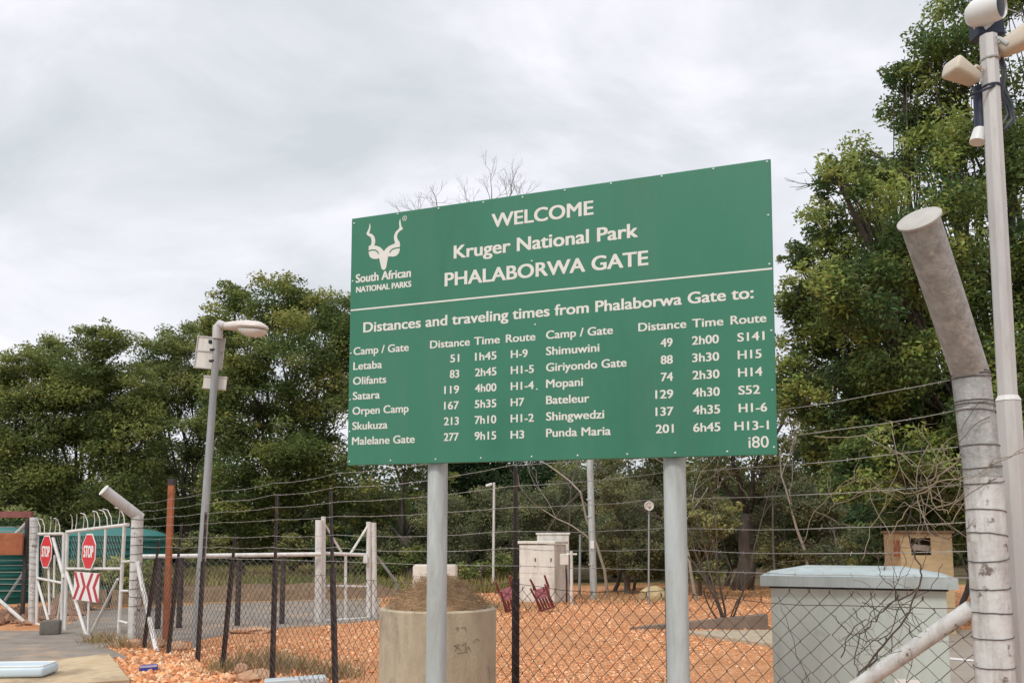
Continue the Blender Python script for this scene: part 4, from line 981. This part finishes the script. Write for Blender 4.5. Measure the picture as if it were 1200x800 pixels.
obj('lamp_bowl', loft(MB(), [(Q_(0.42), 0.04, 0.01, 0.01), (Q_(0.48), 0.11, 0.012, 0.06), (Q_(0.6), 0.135, 0.012, 0.105), (Q_(0.85), 0.135, 0.012, 0.10), (Q_(0.95), 0.10, 0.012, 0.06), (Q_(0.99), 0.04, 0.01, 0.01)]), M['glass'], head, smooth=True)
def panel_on(parent, cx, cy, w, h, m, Y, rot=0.12):
    c = at(cx, cy, Y); U = np.array([math.cos(rot), math.sin(rot), -0.06]); U = unit(U); V = unit(np.array([0.03, 0, 1.0]) - U * U[2])
    return obj('board', MB().rbox(c, (w, 0.03, h), U, np.cross(V, U), V, b=0.006, n=1), m, parent, label=None), c, U, V
pb_, c, U, V = panel_on(lamp, 246, 413.5, 0.41, 0.50, M['kiosk'], LY + 0.10); NY = np.cross(U, V)
NY = NY if NY[1] < 0 else -NY
mb = MB()
for v in (0.24, 0.02, -0.24): mb.box(c + V * v + NY * 0.022, (0.42, 0.012, 0.018), U, NY, V)
for u in (-0.2, 0.2): mb.box(c + U * u + NY * 0.024, (0.012, 0.016, 0.50), U, NY, V)
obj('stiffener', mb, M['polepaint'], pb_)
mb = MB().rbox(at(246.5, 400.5, LY - 0.01), (0.045, 0.06, 0.06), b=0.008, n=1); obj('clamp', mb, M['dark'], lamp)
for py in (411, 424): mb = MB().lathe(at(250.5 - (py - 411) * 0.07, py, LY), [(0.058, 0), (0.062, 0.005), (0.062, 0.02), (0.058, 0.025)], 14); obj('clamp', mb, M['dark'], lamp)
pb2, c, U, V = panel_on(lamp, 252, 448.5, 0.34, 0.21, M['kiosk'], LY + 0.09)
mb = MB().box(c - V * 0.09 + NY * 0.022, (0.35, 0.012, 0.018), U, NY, V).box(c + V * 0.09 + NY * 0.022, (0.35, 0.012, 0.018), U, NY, V); obj('stiffener', mb, M['polepaint'], pb2)

# ------------------------------------------------------------------ inner white pipe rail and mesh gate
ra, rb = G(150, 738), G(374, 729); RY = ra[1]
rfence = thing('rail_fence', 'inner mesh fence with a white pipe rail on dark posts beside the road', 'fence', (ra + rb) / 2)
def rp(s, z): p = ra + (rb - ra) * s; return np.array([p[0], p[1], z])
za, zb = at(160, 652, ra[1])[2], at(374, 649, rb[1])[2]
obj('top_rail', MB().tube([rp(0, za), rp(1, zb)], 0.04, 12), M['white_paint'], rfence, smooth=True)
for px in (186, 211, 279, 331):
    d = ray(px, 700); k = d[0] / d[1]; s = (k * ra[1] - ra[0]) / ((rb - ra)[0] - k * (rb - ra)[1]); h = za + (zb - za) * s
    obj('post', MB().tube([rp(s, -0.2), rp(s, h - 0.035)], 0.05, 10), M['picket'], rfence, smooth=True)
RL = np.linalg.norm(rb - ra); RE = unit(rb - ra)
mb = chain_link(lambda s, z, o: ra + RE * s + np.array([0, -0.05 + o, z]), RL, 0.05, lambda s: 1.24, 0.12, 0.12, 0.0022)
obj('mesh', mb, M['wire'], rfence)
wa, wb = G(376, 728), G(437, 723)
wg = thing('mesh_gate', 'white tubular mesh gate between paired white posts on the yard road', 'gate', (wa + wb) / 2)
def wq(px, py): s = (px - 376) / 61.0; return at(px, py, wa[1] + (wb[1] - wa[1]) * s)
for x0, y0, x1, y1, r in ((373, 729, 374, 609, 0.075), (379, 727, 379, 605, 0.045), (432, 723, 432, 611, 0.05), (438, 725, 437, 612, 0.07)):
    obj('post', MB().tube([wq(x0, y0 + 3), wq(x1, y1)], r, 12), M['white_paint'], wg, smooth=True)
mb = MB()
for x0, y0, x1, y1, r in ((380, 648, 432, 650, 0.035), (379, 686, 432, 687, 0.022), (379, 727, 433, 724, 0.03), (405, 650, 405, 725, 0.03), (411, 648, 431, 616, 0.025), (401, 648, 380, 613, 0.022)):
    mb.tube([wq(x0, y0), wq(x1, y1)], r, 8)
obj('frame', mb, M['white_paint'], wg, smooth=True)
obj('brace', MB().tube([wq(440, 650), wq(462, 678), wq(466, 690)], 0.03, 8), M['lampgrey'], wg, smooth=True)
WL = np.linalg.norm(wb - wa); WE = unit(wb - wa)
mb = chain_link(lambda s, z, o: wa + WE * s + np.array([0, 0.03 + o, z]), WL, 0.05, lambda s: 1.22, 0.12, 0.12, 0.0024); obj('mesh', mb, M['wire'], wg)
obj('lock', MB().rbox(wq(429, 655) - [0, 0.06, 0], (0.09, 0.05, 0.16), b=0.01, n=1), M['white_paint'], wg)

# ------------------------------------------------------------------ concrete ring with soil
RC = at(513.5, 712, 5.85); RC[2] = 0; rz = at(513.5, 711, 5.85)[2]
ring = thing('concrete_ring', 'upright concrete pipe ring filled with soil behind the left sign leg', 'planter', RC)
R_ = 0.392
obj('wall', MB().lathe(RC, [(R_, -0.1), (R_, rz - 0.01), (R_ - 0.012, rz), (R_ - 0.05, rz), (R_ - 0.06, rz - 0.01), (R_ - 0.06, rz - 0.08), (0.01, rz - 0.08)], 64), M['concrete'], ring, smooth=True)
mb = MB()           # black paint scrawl, illegible marks
def rs(px, py):     # point on the ring's near face
    d = ray(px, py); o = ORG - RC; a = d[0] ** 2 + d[1] ** 2; b = 2 * (o[0] * d[0] + o[1] * d[1]); cc = o[0] ** 2 + o[1] ** 2 - (R_ + 0.0025) ** 2
    t = (-b - math.sqrt(max(b * b - 4 * a * cc, 0))) / (2 * a); return ORG + d * t
for st in ([(533, 762), (538, 754), (532, 756), (540, 761)], [(534, 736), (537, 734), (536, 739)], [(540, 735), (545, 734), (546, 739)], [(541, 756), (546, 752), (545, 762), (549, 757)], [(549, 757), (552, 763)], [(554, 752), (558, 748), (562, 750)], [(536, 765), (548, 763)]):
    mb.tube([rs(*p) for p in st], 0.0017, 4)
obj('paint_marks', mb, M['black_marker'], ring)
mound = thing('soil_mound', 'heap of dry soil and straw piled inside the concrete ring', 'soil', RC + [0, 0, rz - 0.079])
prof = []; vs = []; fs = []; nr, na = 14, 40
for i in range(nr + 1):
    q = i / nr; rr_ = (R_ - 0.065) * (1 - q)
    hz_ = 0.06 + 0.24 * (1 - ((1 - q) ** 1.4)) 
    for k in range(na):
        th = 2 * PI * k / na
        vs.append(RC + np.array([math.cos(th) * rr_, math.sin(th) * rr_, rz - 0.075 + hz_ + (random.uniform(-0.014, 0.014) if i else -0.05)]))
for i in range(nr):
    for k in range(na): fs.append((i * na + k, i * na + (k + 1) % na, (i + 1) * na + (k + 1) % na, (i + 1) * na + k))
obj('heap', MB().add(vs, fs), M['soil'], mound, smooth='all')
n = 1500; q = np.sqrt(RNG.random(n)); th = RNG.uniform(0, 2 * PI, n); rr_ = (R_ - 0.03) * q
pz = rz - 0.075 + 0.06 + 0.24 * (1 - q ** 1.4) + 0.012
c = np.stack([RC[0] + rr_ * np.cos(th), RC[1] + rr_ * np.sin(th), pz], -1)
d = RNG.normal(size=(n, 3)); d[:, 2] *= 0.35; d = unit(d) * RNG.uniform(0.02, 0.07, (n, 1)); w = unit(np.cross(d, RNG.normal(size=(n, 3)))) * 0.0022
st = quads('straw', np.stack([c - d, c - d + w, c + d + w, c + d], 1).reshape(-1, 3), np.array([[0.40, 0.28, 0.16]]) * RNG.uniform(0.45, 1.4, (n, 1)), M['grass'], mound)
kind(st, 'stuff')
c = at(510, 690, 17.5); c[2] = 0
wb_ = MB(); ww = 50 * 17.5 / 1000; ht = at(510, 661, 17.5)[2]
wb_.rbox((c[0], c[1], ht / 2), (ww, 0.5, ht), b=0.05, n=2)
tag(obj('concrete_block', wb_, mat('white_block', (0.55, 0.50, 0.43), (0.66, 0.61, 0.54), 4, 0.85, bump=0.3, bscale=20), smooth=True), 'whitish concrete block seen behind the soil heap in the ring', 'block')

# ------------------------------------------------------------------ white kiosk, meter, poles, floodlight
KC = G(627, 706)
ki = thing('electrical_kiosk', 'cream electrical kiosk with doors standing behind the tipped chairs', 'kiosk', KC)
ra_ = math.radians(-28); KU = np.array([math.cos(ra_), math.sin(ra_), 0]); KV = np.array([-math.sin(ra_), math.cos(ra_), 0])
kh = at(627, 636, KC[1])[2]; c0 = KC + KV * 0.45
obj('body', MB().rbox(c0 + [0, 0, kh / 2 - 0.02], (0.98, 0.72, kh - 0.04), KU, KV, b=0.015, n=2), M['kiosk'], ki)
obj('roof', MB().rbox(c0 + [0, 0, kh + 0.015], (1.06, 0.80, 0.07), KU, KV, b=0.012, n=2), M['kiosk'], ki)
for u, w in ((-0.21, 0.50), (0.27, 0.38)):
    for z, h in ((kh * 0.72, kh * 0.46), (kh * 0.24, kh * 0.40)):
        dd = obj('door', MB().rbox(c0 + KU * u - KV * 0.362 + [0, 0, z], (w, 0.012, h), KU, KV, b=0.004, n=1), M['kiosk'], ki)
        if z > 1: obj('handle', MB().box(c0 + KU * (u + w * 0.36) - KV * 0.376 + [0, 0, z], (0.025, 0.02, 0.09), KU, KV), M['dark'], dd)
for zf in (0.15, 0.35): obj('vent', MB().box(c0 - KU * 0.493 + [0, 0, kh * zf], (0.01, 0.5, 0.08), KU, KV), M['dark'], ki)
c2_ = at(648, 700, KC[1] + 1.15); c2_[2] = 0; h2 = at(648, 626, KC[1] + 1.15)[2]
kb = thing('electrical_kiosk', 'taller cream cabinet standing close behind the kiosk doors', 'kiosk', c2_)
obj('body', MB().rbox(c2_ + [0, 0, h2 / 2], (0.82, 0.6, h2), b=0.015, n=2), M['kiosk'], kb)
obj('roof', MB().rbox(c2_ + [0, 0, h2 + 0.02], (0.88, 0.66, 0.05), b=0.01, n=1), M['kiosk'], kb)
mc = G(670, 709)
mp_ = thing('meter_post', 'white post with a small grey meter box beside the cream kiosk', 'meter', mc)
obj('post', MB().tube([mc - [0, 0, 0.2], at(669.5, 645, mc[1])], 0.038, 10), M['white_paint'], mp_, smooth=True)
obj('meter_box', MB().rbox(at(661, 655, mc[1]) - [0, 0.03, 0], (0.2, 0.14, 0.26), b=0.01, n=1), M['kiosk'], mp_)
obj('cable', MB().tube([at(663, 662, mc[1] - 0.04), at(664, 680, mc[1] - 0.06), G(664, 706)], 0.022, 6), M['dark'], mp_)
obj('cross_arm', MB().tube([at(664, 649, mc[1]), at(676, 649, mc[1])], 0.025, 8), M['white_paint'], mp_)
def simple_pole(name, label, pb, pt, r, m, cat='pole'):
    c = G(*pb); t = thing(name, label, cat, c); top_ = at(pt[0], pt[1], c[1])
    obj('shaft', MB().tube([c - [0, 0, 0.2], top_], [r, r * 0.85], 14), m, t, smooth=True); return t, c, top_
t, c, tp = simple_pole('thin_pole', 'thin pale pole just right of the meter post', (679, 697), (680, 628), 0.04, M['lampgrey'])
obj('cap', MB().lathe(tp, [(0.046, 0), (0.046, 0.03), (0.01, 0.05)], 10), M['lampgrey'], t)
t, c, tp = simple_pole('galvanised_pole', 'tall galvanised pole with a white tag rising behind the kiosk', (696, 702), (688, 420), 0.095, M['galv'])
obj('tag', MB().rbox(at(694, 638, c[1] - 0.1), (0.1, 0.02, 0.2), b=0.004, n=1), M['whitesign'], t)
for py in (586, 606, 662): obj('band', MB().lathe(at(691.5 + (py - 586) * 0.03, py, c[1]), [(0.095, 0), (0.1, 0.005), (0.1, 0.03), (0.095, 0.035)], 14), M['galv'], t)
obj('cap', MB().lathe(tp, [(0.082, 0), (0.086, 0.03), (0.02, 0.06)], 12), M['galv'], t)
t, c, tp = simple_pole('floodlight', 'round white floodlight on a slim stand right of the galvanised pole', (760, 708), (760.5, 598), 0.025, M['lampgrey'], 'floodlight')
fc = at(760.5, 592.5, c[1] - 0.04); lh = obj('lamp', MB().lathe(fc, [(0.055, 0.10), (0.11, 0.02), (0.118, 0.0), (0.118, -0.02), (0.10, -0.025), (0.095, -0.01), (0.04, 0.01), (0.01, 0.01)], 20, (0, 1, 0.1)), M['whiteplastic'], t, smooth=True)
obj('bulb', MB().lathe(fc - [0, 0.03, 0], [(0.045, 0.02), (0.04, -0.01), (0.01, -0.02)], 14, (0, 1, 0.1)), M['beige'], lh, smooth=True)
t, c, tp = simple_pole('slim_post', 'slim white post with a small fitting behind the left sign leg', (578, 690), (579, 565), 0.045, M['white_paint'])
obj('fitting', MB().rbox(at(573, 568, c[1] - 0.05), (0.22, 0.09, 0.09), (0.95, 0, 0.3), (0, 1, 0), (-0.3, 0, 0.95), b=0.02, n=1), M['whiteplastic'], t)

# tipped plastic chairs
def chair(loc, rot, label):
    t = thing('plastic_chair', label, 'chair', (0, 0, 0), 'tipped plastic chairs')
    obj('seat', MB().rbox((0, 0, 0.43), (0.46, 0.44, 0.03), b=0.012, n=2), M['maroon'], t)
    rb_ = MB().box((0, 0, 0.405), (0.56, 0.03, 0.02), (0.72, 0.69, 0), (-0.69, 0.72, 0)).box((0, 0, 0.4045), (0.56, 0.03, 0.02), (0.72, -0.69, 0), (0.69, 0.72, 0)); obj('seat_ribs', rb_, M['maroon'], t)
    for sx in (-1, 1):
        for sy in (-1, 1):
            obj('leg', MB().tube([(sx * 0.2, sy * 0.19, 0.42), (sx * 0.22, sy * 0.21, 0.0)], [0.036, 0.03], 8), M['maroon'], t, smooth=True)
    bk_ = MB()
    for i in range(5): bk_.box((-0.17 + i * 0.085, 0.25, 0.62), (0.062, 0.02, 0.40))
    bk_.rbox((0, 0.262, 0.84), (0.46, 0.03, 0.07), b=0.012, n=1)
    for sx in (-1, 1): bk_.tube([(sx * 0.21, 0.2, 0.43), (sx * 0.22, 0.262, 0.85)], 0.022, 8)
    obj('backrest', bk_, M['maroon'], t)
    t.rotation_euler = rot; t.location = loc; t.scale = (0.74, 0.74, 0.74); return t
bpy.context.view_layer.update()
from mathutils import Euler
def grounded(rot, x, y):
    e = Euler(rot).to_matrix(); pts = [(sx * 0.25, sy, z) for sx in (-1, 1) for sy, z in ((-0.24, 0), (0.24, 0), (0.28, 0.88), (-0.22, 0.65), (-0.22, 0.43))]
    return (x, y, -0.74 * min((e @ Vector(p)).z for p in pts) - 0.005)
ca = chair((0, 0, 0), (0, 0, 0), 'maroon plastic chair on its back with two legs up in front of the kiosk doors')
r1 = (math.radians(-142), math.radians(-16), math.radians(-12)); c = G(630, 718); ca.rotation_euler = r1; ca.location = grounded(r1, c[0], c[1])
r2 = (math.radians(-140), math.radians(-20), math.radians(10)); c = G(592, 720)
dup(ca, grounded(r2, c[0], c[1]), r2, label='maroon plastic chair on its side partly hidden by the dark fence picket')

# ------------------------------------------------------------------ green cabinet, headwall, plywood hut
CA = np.array([1.83, 6.1, 0]); CU = np.array([0.9345, -0.356, 0]); CV = np.array([0.356, 0.9345, 0]); CW = 1.115; cz = 1.335
cab = thing('utility_cabinet', 'pale green steel cabinet with an overhanging lid behind the chain link mesh', 'cabinet', CA + CU * CW / 2 + CV * 0.45)
cc = CA + CU * CW / 2 + CV * 0.45
obj('body', MB().rbox(cc + [0, 0, (cz - 0.06) / 2], (CW, 0.9, cz - 0.06), CU, CV, b=0.006, n=2), M['cabinet'], cab)
mb = MB()
e_ = 0.065; U2, V2 = CU * (CW / 2 + e_), CV * (0.45 + e_)
lo = [cc - U2 - V2, cc + U2 - V2, cc + U2 + V2, cc - U2 + V2]
mb.hull8([p + [0, 0, cz - 0.07] for p in lo] + [p + [0, 0, cz] for p in lo])
obj('lid', mb, M['cabroof'], cab)
q0 = [p * 0.995 + cc * 0.005 + [0, 0, cz + 0.001] for p in lo]; q1 = [cc + (p - cc) * 0.55 + [0, 0, cz + 0.055] for p in lo]
for l_ in (q0, q1):
    for i in range(4): l_[i] = np.array([l_[i][0], l_[i][1], l_[i][2]])
obj('lid_top', MB().hull8(q0 + q1), M['cabroof'], cab)
obj('gasket', MB().box(cc + [0, 0, cz - 0.078], (CW + 0.02, 0.92, 0.016), CU, CV), M['dark'], cab)
for u in (0.0,): obj('door_seam', MB().box(cc + CU * u - CV * 0.4505 + [0, 0, 0.62], (0.005, 0.004, 1.15), CU, CV), M['galv'], cab)
for u in (-0.05, 0.05): obj('handle', MB().rbox(cc + CU * (u * 2) - CV * 0.462 + [0, 0, 0.55], (0.03, 0.022, 0.12), CU, CV, b=0.006, n=1), M['dark'], cab)
lbl = obj('notice', MB().box(cc + CU * 0.30 - CV * 0.4515 + [0, 0, 0.62], (0.16, 0.003, 0.09), CU, CV), M['whitesign'], cab)

hA, hB = G(738, 738), G(908, 740)
hw = thing('culvert_headwall', 'low concrete headwall with a sloping apron on the red gravel', 'wall', (hA + hB) / 2)
L_ = hB[0] - hA[0]; hy_ = hA[1] + 0.1
vsx = []
mb = MB().add([(hA[0], hy_, -0.05), (hB[0], hy_, -0.05), (hB[0], hy_ + 0.25, -0.05), (hA[0] + 0.3, hy_ + 0.25, -0.05), (hA[0], hy_, 0.03), (hB[0], hy_, 0.26), (hB[0], hy_ + 0.25, 0.26), (hA[0] + 0.3, hy_ + 0.25, 0.05)],
              [(0, 3, 2, 1), (4, 5, 6, 7), (0, 1, 5, 4), (1, 2, 6, 5), (2, 3, 7, 6), (3, 0, 4, 7)])
for i in (5, 6): pass
obj('wall', mb, mat('dark_concrete', (0.17, 0.13, 0.10), (0.26, 0.20, 0.155), 4, 0.9, bump=0.4, bscale=25), hw)
ap = [G(795, 742)[:2], G(910, 741)[:2], G(910, 759)[:2]]
obj('apron', MB().prism([tuple(p) for p in ap], -0.03, 0.05), M['concrete'], hw)

hy0 = 14.5
hl, hr = at(1056, 670, hy0), at(1117, 670, hy0); hz1 = at(1085, 625, hy0)[2]; W_ = hr[0] - hl[0]; hc = np.array([(hl[0] + hr[0]) / 2, hy0 + 0.3, 0])
hut = thing('plywood_hut', 'small tan plywood hut with a dark window opening beyond the green cabinet', 'hut', hc)
mb = MB()
wx0, wx1, wz0, wz1 = -W_ / 2 + 0.18, -W_ / 2 + 0.52, hz1 - 0.36, hz1 - 0.07
for x0, x1, z0, z1 in ((-W_ / 2, wx0, 0, hz1), (wx1, W_ / 2, 0, hz1), (wx0, wx1, 0, wz0), (wx0, wx1, wz1, hz1)):
    mb.box(hc + [(x0 + x1) / 2, -0.3, (z0 + z1) / 2], (x1 - x0, 0.03, z1 - z0))
mb.box(hc + [-W_ / 2 + 0.015, 0, hz1 / 2], (0.03, 0.57, hz1)); mb.box(hc + [W_ / 2 - 0.015, 0, hz1 / 2], (0.03, 0.57, hz1)); mb.box(hc + [0, 0.3, hz1 / 2], (W_, 0.03, hz1))
obj('wall', mb, M['ply'], hut)
obj('roof', MB().rbox(hc + [0, 0, hz1 + 0.03], (W_ + 0.06, 0.76, 0.05), b=0.01, n=1), mat('brown_felt', (0.16, 0.10, 0.06), (0.26, 0.18, 0.11), 8, 0.9), hut)
obj('shutter', MB().box(hc + [(wx0 + wx1) / 2 + 0.02, -0.24, (wz0 + wz1) / 2 - 0.02], (wx1 - wx0, 0.02, 0.1), (0.98, 0, -0.1), (0, 1, 0), (0.1, 0, 0.98)), M['palebark'], hut)
mk = MB().box(hc + [-W_ / 2 - 0.045, -0.26, hz1 - 0.25], (0.07, 0.05, 0.28)); obj('side_board', mk, M['rust'], hut)
n = 500; c = hc + [0, -0.6, 0]

# ------------------------------------------------------------------ camera pole
CB = at(1196, 800, 4.5); 
pt0 = at(1181, 470, 4.5); ptop2 = at(1158, 43, 4.5); pbase = pt0 + (at(1192, 640, 4.5) - pt0) * (pt0[2] / (pt0[2] - at(1192, 640, 4.5)[2])); 
cpole = thing('camera_pole', 'stepped pinkish grey mast carrying cameras and floodlights beside the big near post', 'mast', (pbase[0], pbase[1], 0))
def octa(mb, p, q, r0, r1, n=8): mb.tube([p, q], [r0, r1], n)
mb = MB(); octa(mb, pbase - [0, 0, 0.1], pt0, 0.066, 0.063); obj('lower_mast', mb, M['polepaint'], cpole)
mb = MB().tube([pt0 + (ptop2 - pt0) * 0.0005, pt0 + unit(ptop2 - pt0) * 0.03], [0.066, 0.05], 8); obj('collar', mb, M['white_paint'], cpole)
mb = MB(); octa(mb, pt0 + unit(ptop2 - pt0) * 0.031, ptop2, 0.049, 0.046); obj('upper_mast', mb, M['polepaint'], cpole)
Yp = 4.5
def P3(px, py, dy=0.0): return at(px, py, Yp + dy)
# top: dark box with round camera
top_box = obj('junction_box', MB().rbox(P3(1156, 33, 0.09), (0.155, 0.10, 0.13), (0.99, 0.05, 0.06), (-0.05, 0.99, 0), (-0.06, 0, 0.99), b=0.008, n=1), M['navy'], cpole)
ax_ = unit(np.array([0.60, -0.78, -0.12])); c0 = P3(1151, 14, 0.02)
cam1 = obj('dome_camera', MB().lathe(c0, [(0.01, -0.085), (0.05, -0.075), (0.073, -0.045), (0.080, 0.0), (0.076, 0.05), (0.072, 0.10), (0.068, 0.105), (0.060, 0.085), (0.01, 0.08)], 28, ax_), M['whiteplastic'], cpole, smooth=True)
obj('lens', MB().lathe(c0 + ax_ * 0.084, [(0.059, 0.0), (0.055, 0.012), (0.03, 0.018), (0.01, 0.019)], 24, ax_), M['dark'], cam1, smooth=True)
obj('neck', MB().tube([c0 - [0, -0.02, 0.06], P3(1156, 26, 0.07)], 0.045, 14), M['whiteplastic'], cam1, smooth=True)
def floodlight(c, axis, w, h, d, name, m):
    axis = unit(np.asarray(axis, float)); side = unit(np.cross(axis, [0, 0, 1])); upv = np.cross(side, axis)
    bm2 = bmesh.new(); bmesh.ops.create_cube(bm2, size=1.0)
    for v in bm2.verts:
        k = 1.0 if v.co.y > 0 else 0.62
        v.co = Vector((v.co.x * w * k, v.co.y * d, v.co.z * h * k))
    bmesh.ops.bevel(bm2, geom=bm2.edges[:], offset=min(w, h, d) * 0.22, segments=3, affect='EDGES', profile=0.5)
    bm2.verts.index_update(); mb = MB().add([c + side * v.co.x + axis * v.co.y + upv * v.co.z for v in bm2.verts], [tuple(v.index for v in f.verts) for f in bm2.faces]); bm2.free()
    return obj(name, mb, m, cpole, smooth=True)
f1 = floodlight(P3(1129, 86, -0.02), (-0.90, -0.25, 0.30), 0.13, 0.10, 0.19, 'floodlight_head', M['beige'])
obj('bracket', MB().tube([P3(1136, 84, -0.05), P3(1144, 78, -0.03), P3(1152, 82, -0.02)], 0.011, 8), M['beige'], f1, smooth=True)
f2 = floodlight(P3(1192, 48, -0.02), (0.86, -0.25, 0.42), 0.15, 0.13, 0.22, 'floodlight_head', M['beige'])
obj('bracket', MB().tube([P3(1164, 44, 0), P3(1172, 46, -0.04), P3(1180, 52, -0.05)], 0.012, 8), M['galv'], f2, smooth=True)
for f_, px, py in ((f1, 1150, 84), (f1, 1149, 78), (f2, 1167, 44), (f2, 1170, 50)):
    obj('bolt', MB().lathe(P3(px, py, -0.055), [(0.006, 0), (0.006, 0.008), (0.003, 0.01)], 6, (0, -1, 0)), M['galv'], f_)
pc = obj('sensor_tube', MB().tube([P3(1147, 102, 0.06), P3(1149.5, 154, 0.06)], 0.031, 18), M['navy'], cpole, smooth=True)
obj('hood', MB().tube([P3(1148.5, 152, 0.055), P3(1145, 167, 0.05)], [0.034, 0.041], 18), M['whiteplastic'], pc, smooth=True)
for py, dx in ((72, 0), (104, 0.5)):
    obj('band', MB().lathe(P3(1160 + (py - 72) * 0.055, py), [(0.0495, 0), (0.0515, 0.003), (0.0515, 0.010), (0.0495, 0.013)], 16), M['navy'] if dx else M['wire'], cpole)
for pts, r, m in (([(1166, 55), (1174, 70), (1178, 90), (1174, 110), (1182, 125), (1186, 140), (1178, 152), (1170, 154)], 0.010, 'dark'), ([(1168, 60), (1176, 85), (1172, 105), (1177, 120), (1181, 135), (1174, 148)], 0.008, 'dark'),
                  ([(1170, 66), (1178, 80), (1177, 105), (1186, 122), (1189, 138), (1182, 150)], 0.006, 'navy'), ([(1178, 10), (1190, 14), (1203, 22)], 0.003, 'wire'), ([(1166, 110), (1171, 140), (1173, 200), (1179, 400), (1181, 440)], 0.005, 'dark'), ([(1137, 112), (1150, 107), (1166, 100)], 0.007, 'navy')):
    Q = [P3(x, y, -0.045 if x < 1170 and y < 112 and m == 'navy' else 0.03) for x, y in pts]
    obj('cable', MB().tube(Q, r, 6), M[m], cpole, smooth=True)

# ------------------------------------------------------------------ small things near the gate and the fence
def rock(name, label, px, py, size, m, group=None, seed=0, z=0.0):
    c = G(px, py, z); rn = np.random.default_rng(seed); bm2 = bmesh.new(); bmesh.ops.create_icosphere(bm2, subdivisions=2, radius=1.0)
    for v in bm2.verts:
        p = np.array(v.co); k = 1 + 0.22 * math.sin(p[0] * 2.3 + seed) * math.cos(p[1] * 2.9 + seed * 2) + 0.06 * rn.normal()
        v.co = Vector((p[0] * size[0] * k, p[1] * size[1] * k, max(p[2], -0.55) * size[2] * k))
    bm2.verts.index_update(); mb = MB().add([c + np.array(v.co) + [0, 0, size[2] * 0.5] for v in bm2.verts], [tuple(v.index for v in f.verts) for f in bm2.faces]); bm2.free()
    return tag(obj(name, mb, m, smooth=False), label, 'rock', group)
RG = 'loose rocks at the foot of the fence'
rock('rock', 'flat orange rock at the base of the gate post brace', 158, 757, (0.17, 0.12, 0.08), M['rock'], RG, 1)
rock('rock', 'orange rock between the rust post and the lamp pole base', 207, 762, (0.15, 0.12, 0.09), M['rock'], RG, 2)
rock('rock', 'pale orange rock just left of the rust post foot', 186, 758, (0.13, 0.1, 0.09), M['rock'], RG, 3)
rock('rock', 'low rock propping the pale slab beside the third picket', 300, 797, (0.22, 0.15, 0.08), M['rock'], RG, 4)
rock('rock', 'small rounded rock at the left end of the withered weeds', 283, 789, (0.11, 0.09, 0.08), M['rock'], RG, 5)
rock('rock', 'flat pale rock lying on gravel edge below the pipe rail', 292, 741, (0.36, 0.2, 0.07), M['rock'], RG, 6)
rock('rock', 'yellowish boulder on the gravel beside the right sign leg', 766, 703, (0.36, 0.28, 0.24), mat('yellow_rock', (0.42, 0.33, 0.17), (0.55, 0.45, 0.27), 4, 0.9, bump=0.4, bscale=12), None, 7)
c = G(59, 743)
cb_ = MB().rbox(c + [0, 0, 0.12], (0.30, 0.26, 0.24), (0.95, 0.3, 0), (-0.3, 0.95, 0), b=0.035, n=2)
tag(obj('gate_stop_block', cb_, M['boulder'], smooth=True), 'squat grey concrete block sitting on the asphalt where the gate leaves meet', 'block')
s0 = G(346, 797, 0.12)
pv = MB().rbox(s0 + [0.0, 0.0, 0.0], (0.62, 0.30, 0.06), (0.96, 0.28, 0.03), (-0.28, 0.96, -0.06), (-0.03, 0.06, 1.0), b=0.008, n=1)
tag(obj('pale_slab', pv, M['paleslab']), 'pale blue grey slab propped on a rock at the foot of the fence', 'slab')
s0 = G(14, 791, 0.11)
bt_ = thing('plastic_tray', 'pale blue plastic tray lying on the tan kerb slab', 'tray', s0)
obj('body', MB().rbox(s0 + [0.02, 0, 0.06], (0.78, 0.42, 0.11), (0.99, 0.1, 0), (-0.1, 0.99, 0), b=0.035, n=3), M['paleblue'], bt_, smooth=True)
tU, tV = np.array([0.99, 0.1, 0]), np.array([-0.1, 0.99, 0])
rim_ = MB()
for a_, w_, d_ in ((tV * 0.185, 0.72, 0.022), (-tV * 0.185, 0.72, 0.022)): rim_.rbox(s0 + [0.02, 0, 0.118] + a_, (w_, d_, 0.018), tU, tV, b=0.006, n=1)
for a_ in (tU * 0.36, -tU * 0.36): rim_.rbox(s0 + [0.02, 0, 0.1185] + a_, (0.022, 0.34, 0.018), tU, tV, b=0.006, n=1)
obj('rim', rim_, M['whiteplastic'], bt_)
obj('end_label', MB().box(s0 + [-0.14, -0.215, 0.055], (0.2, 0.012, 0.06), (0.99, 0.1, 0), (-0.1, 0.99, 0)), mat('purple_label', (0.10, 0.08, 0.25), (0.14, 0.11, 0.3), 8, 0.5), bt_)
s0 = G(174, 787)
bl = thing('drink_carton', 'small blue carton dropped on the orange rubble', 'litter', s0)
obj('carton', MB().rbox(s0 + [0, 0, 0.045], (0.2, 0.1, 0.08), (0.97, 0.22, 0.05), (-0.22, 0.97, 0), b=0.008, n=1), M['blue'], bl)
obj('band', MB().box(s0 + [0.004, -0.002, 0.073], (0.19, 0.102, 0.022), (0.97, 0.22, 0.05), (-0.22, 0.97, 0)), mat('pale_lilac', (0.4, 0.4, 0.55), (0.5, 0.5, 0.62), 10, 0.5), bl)
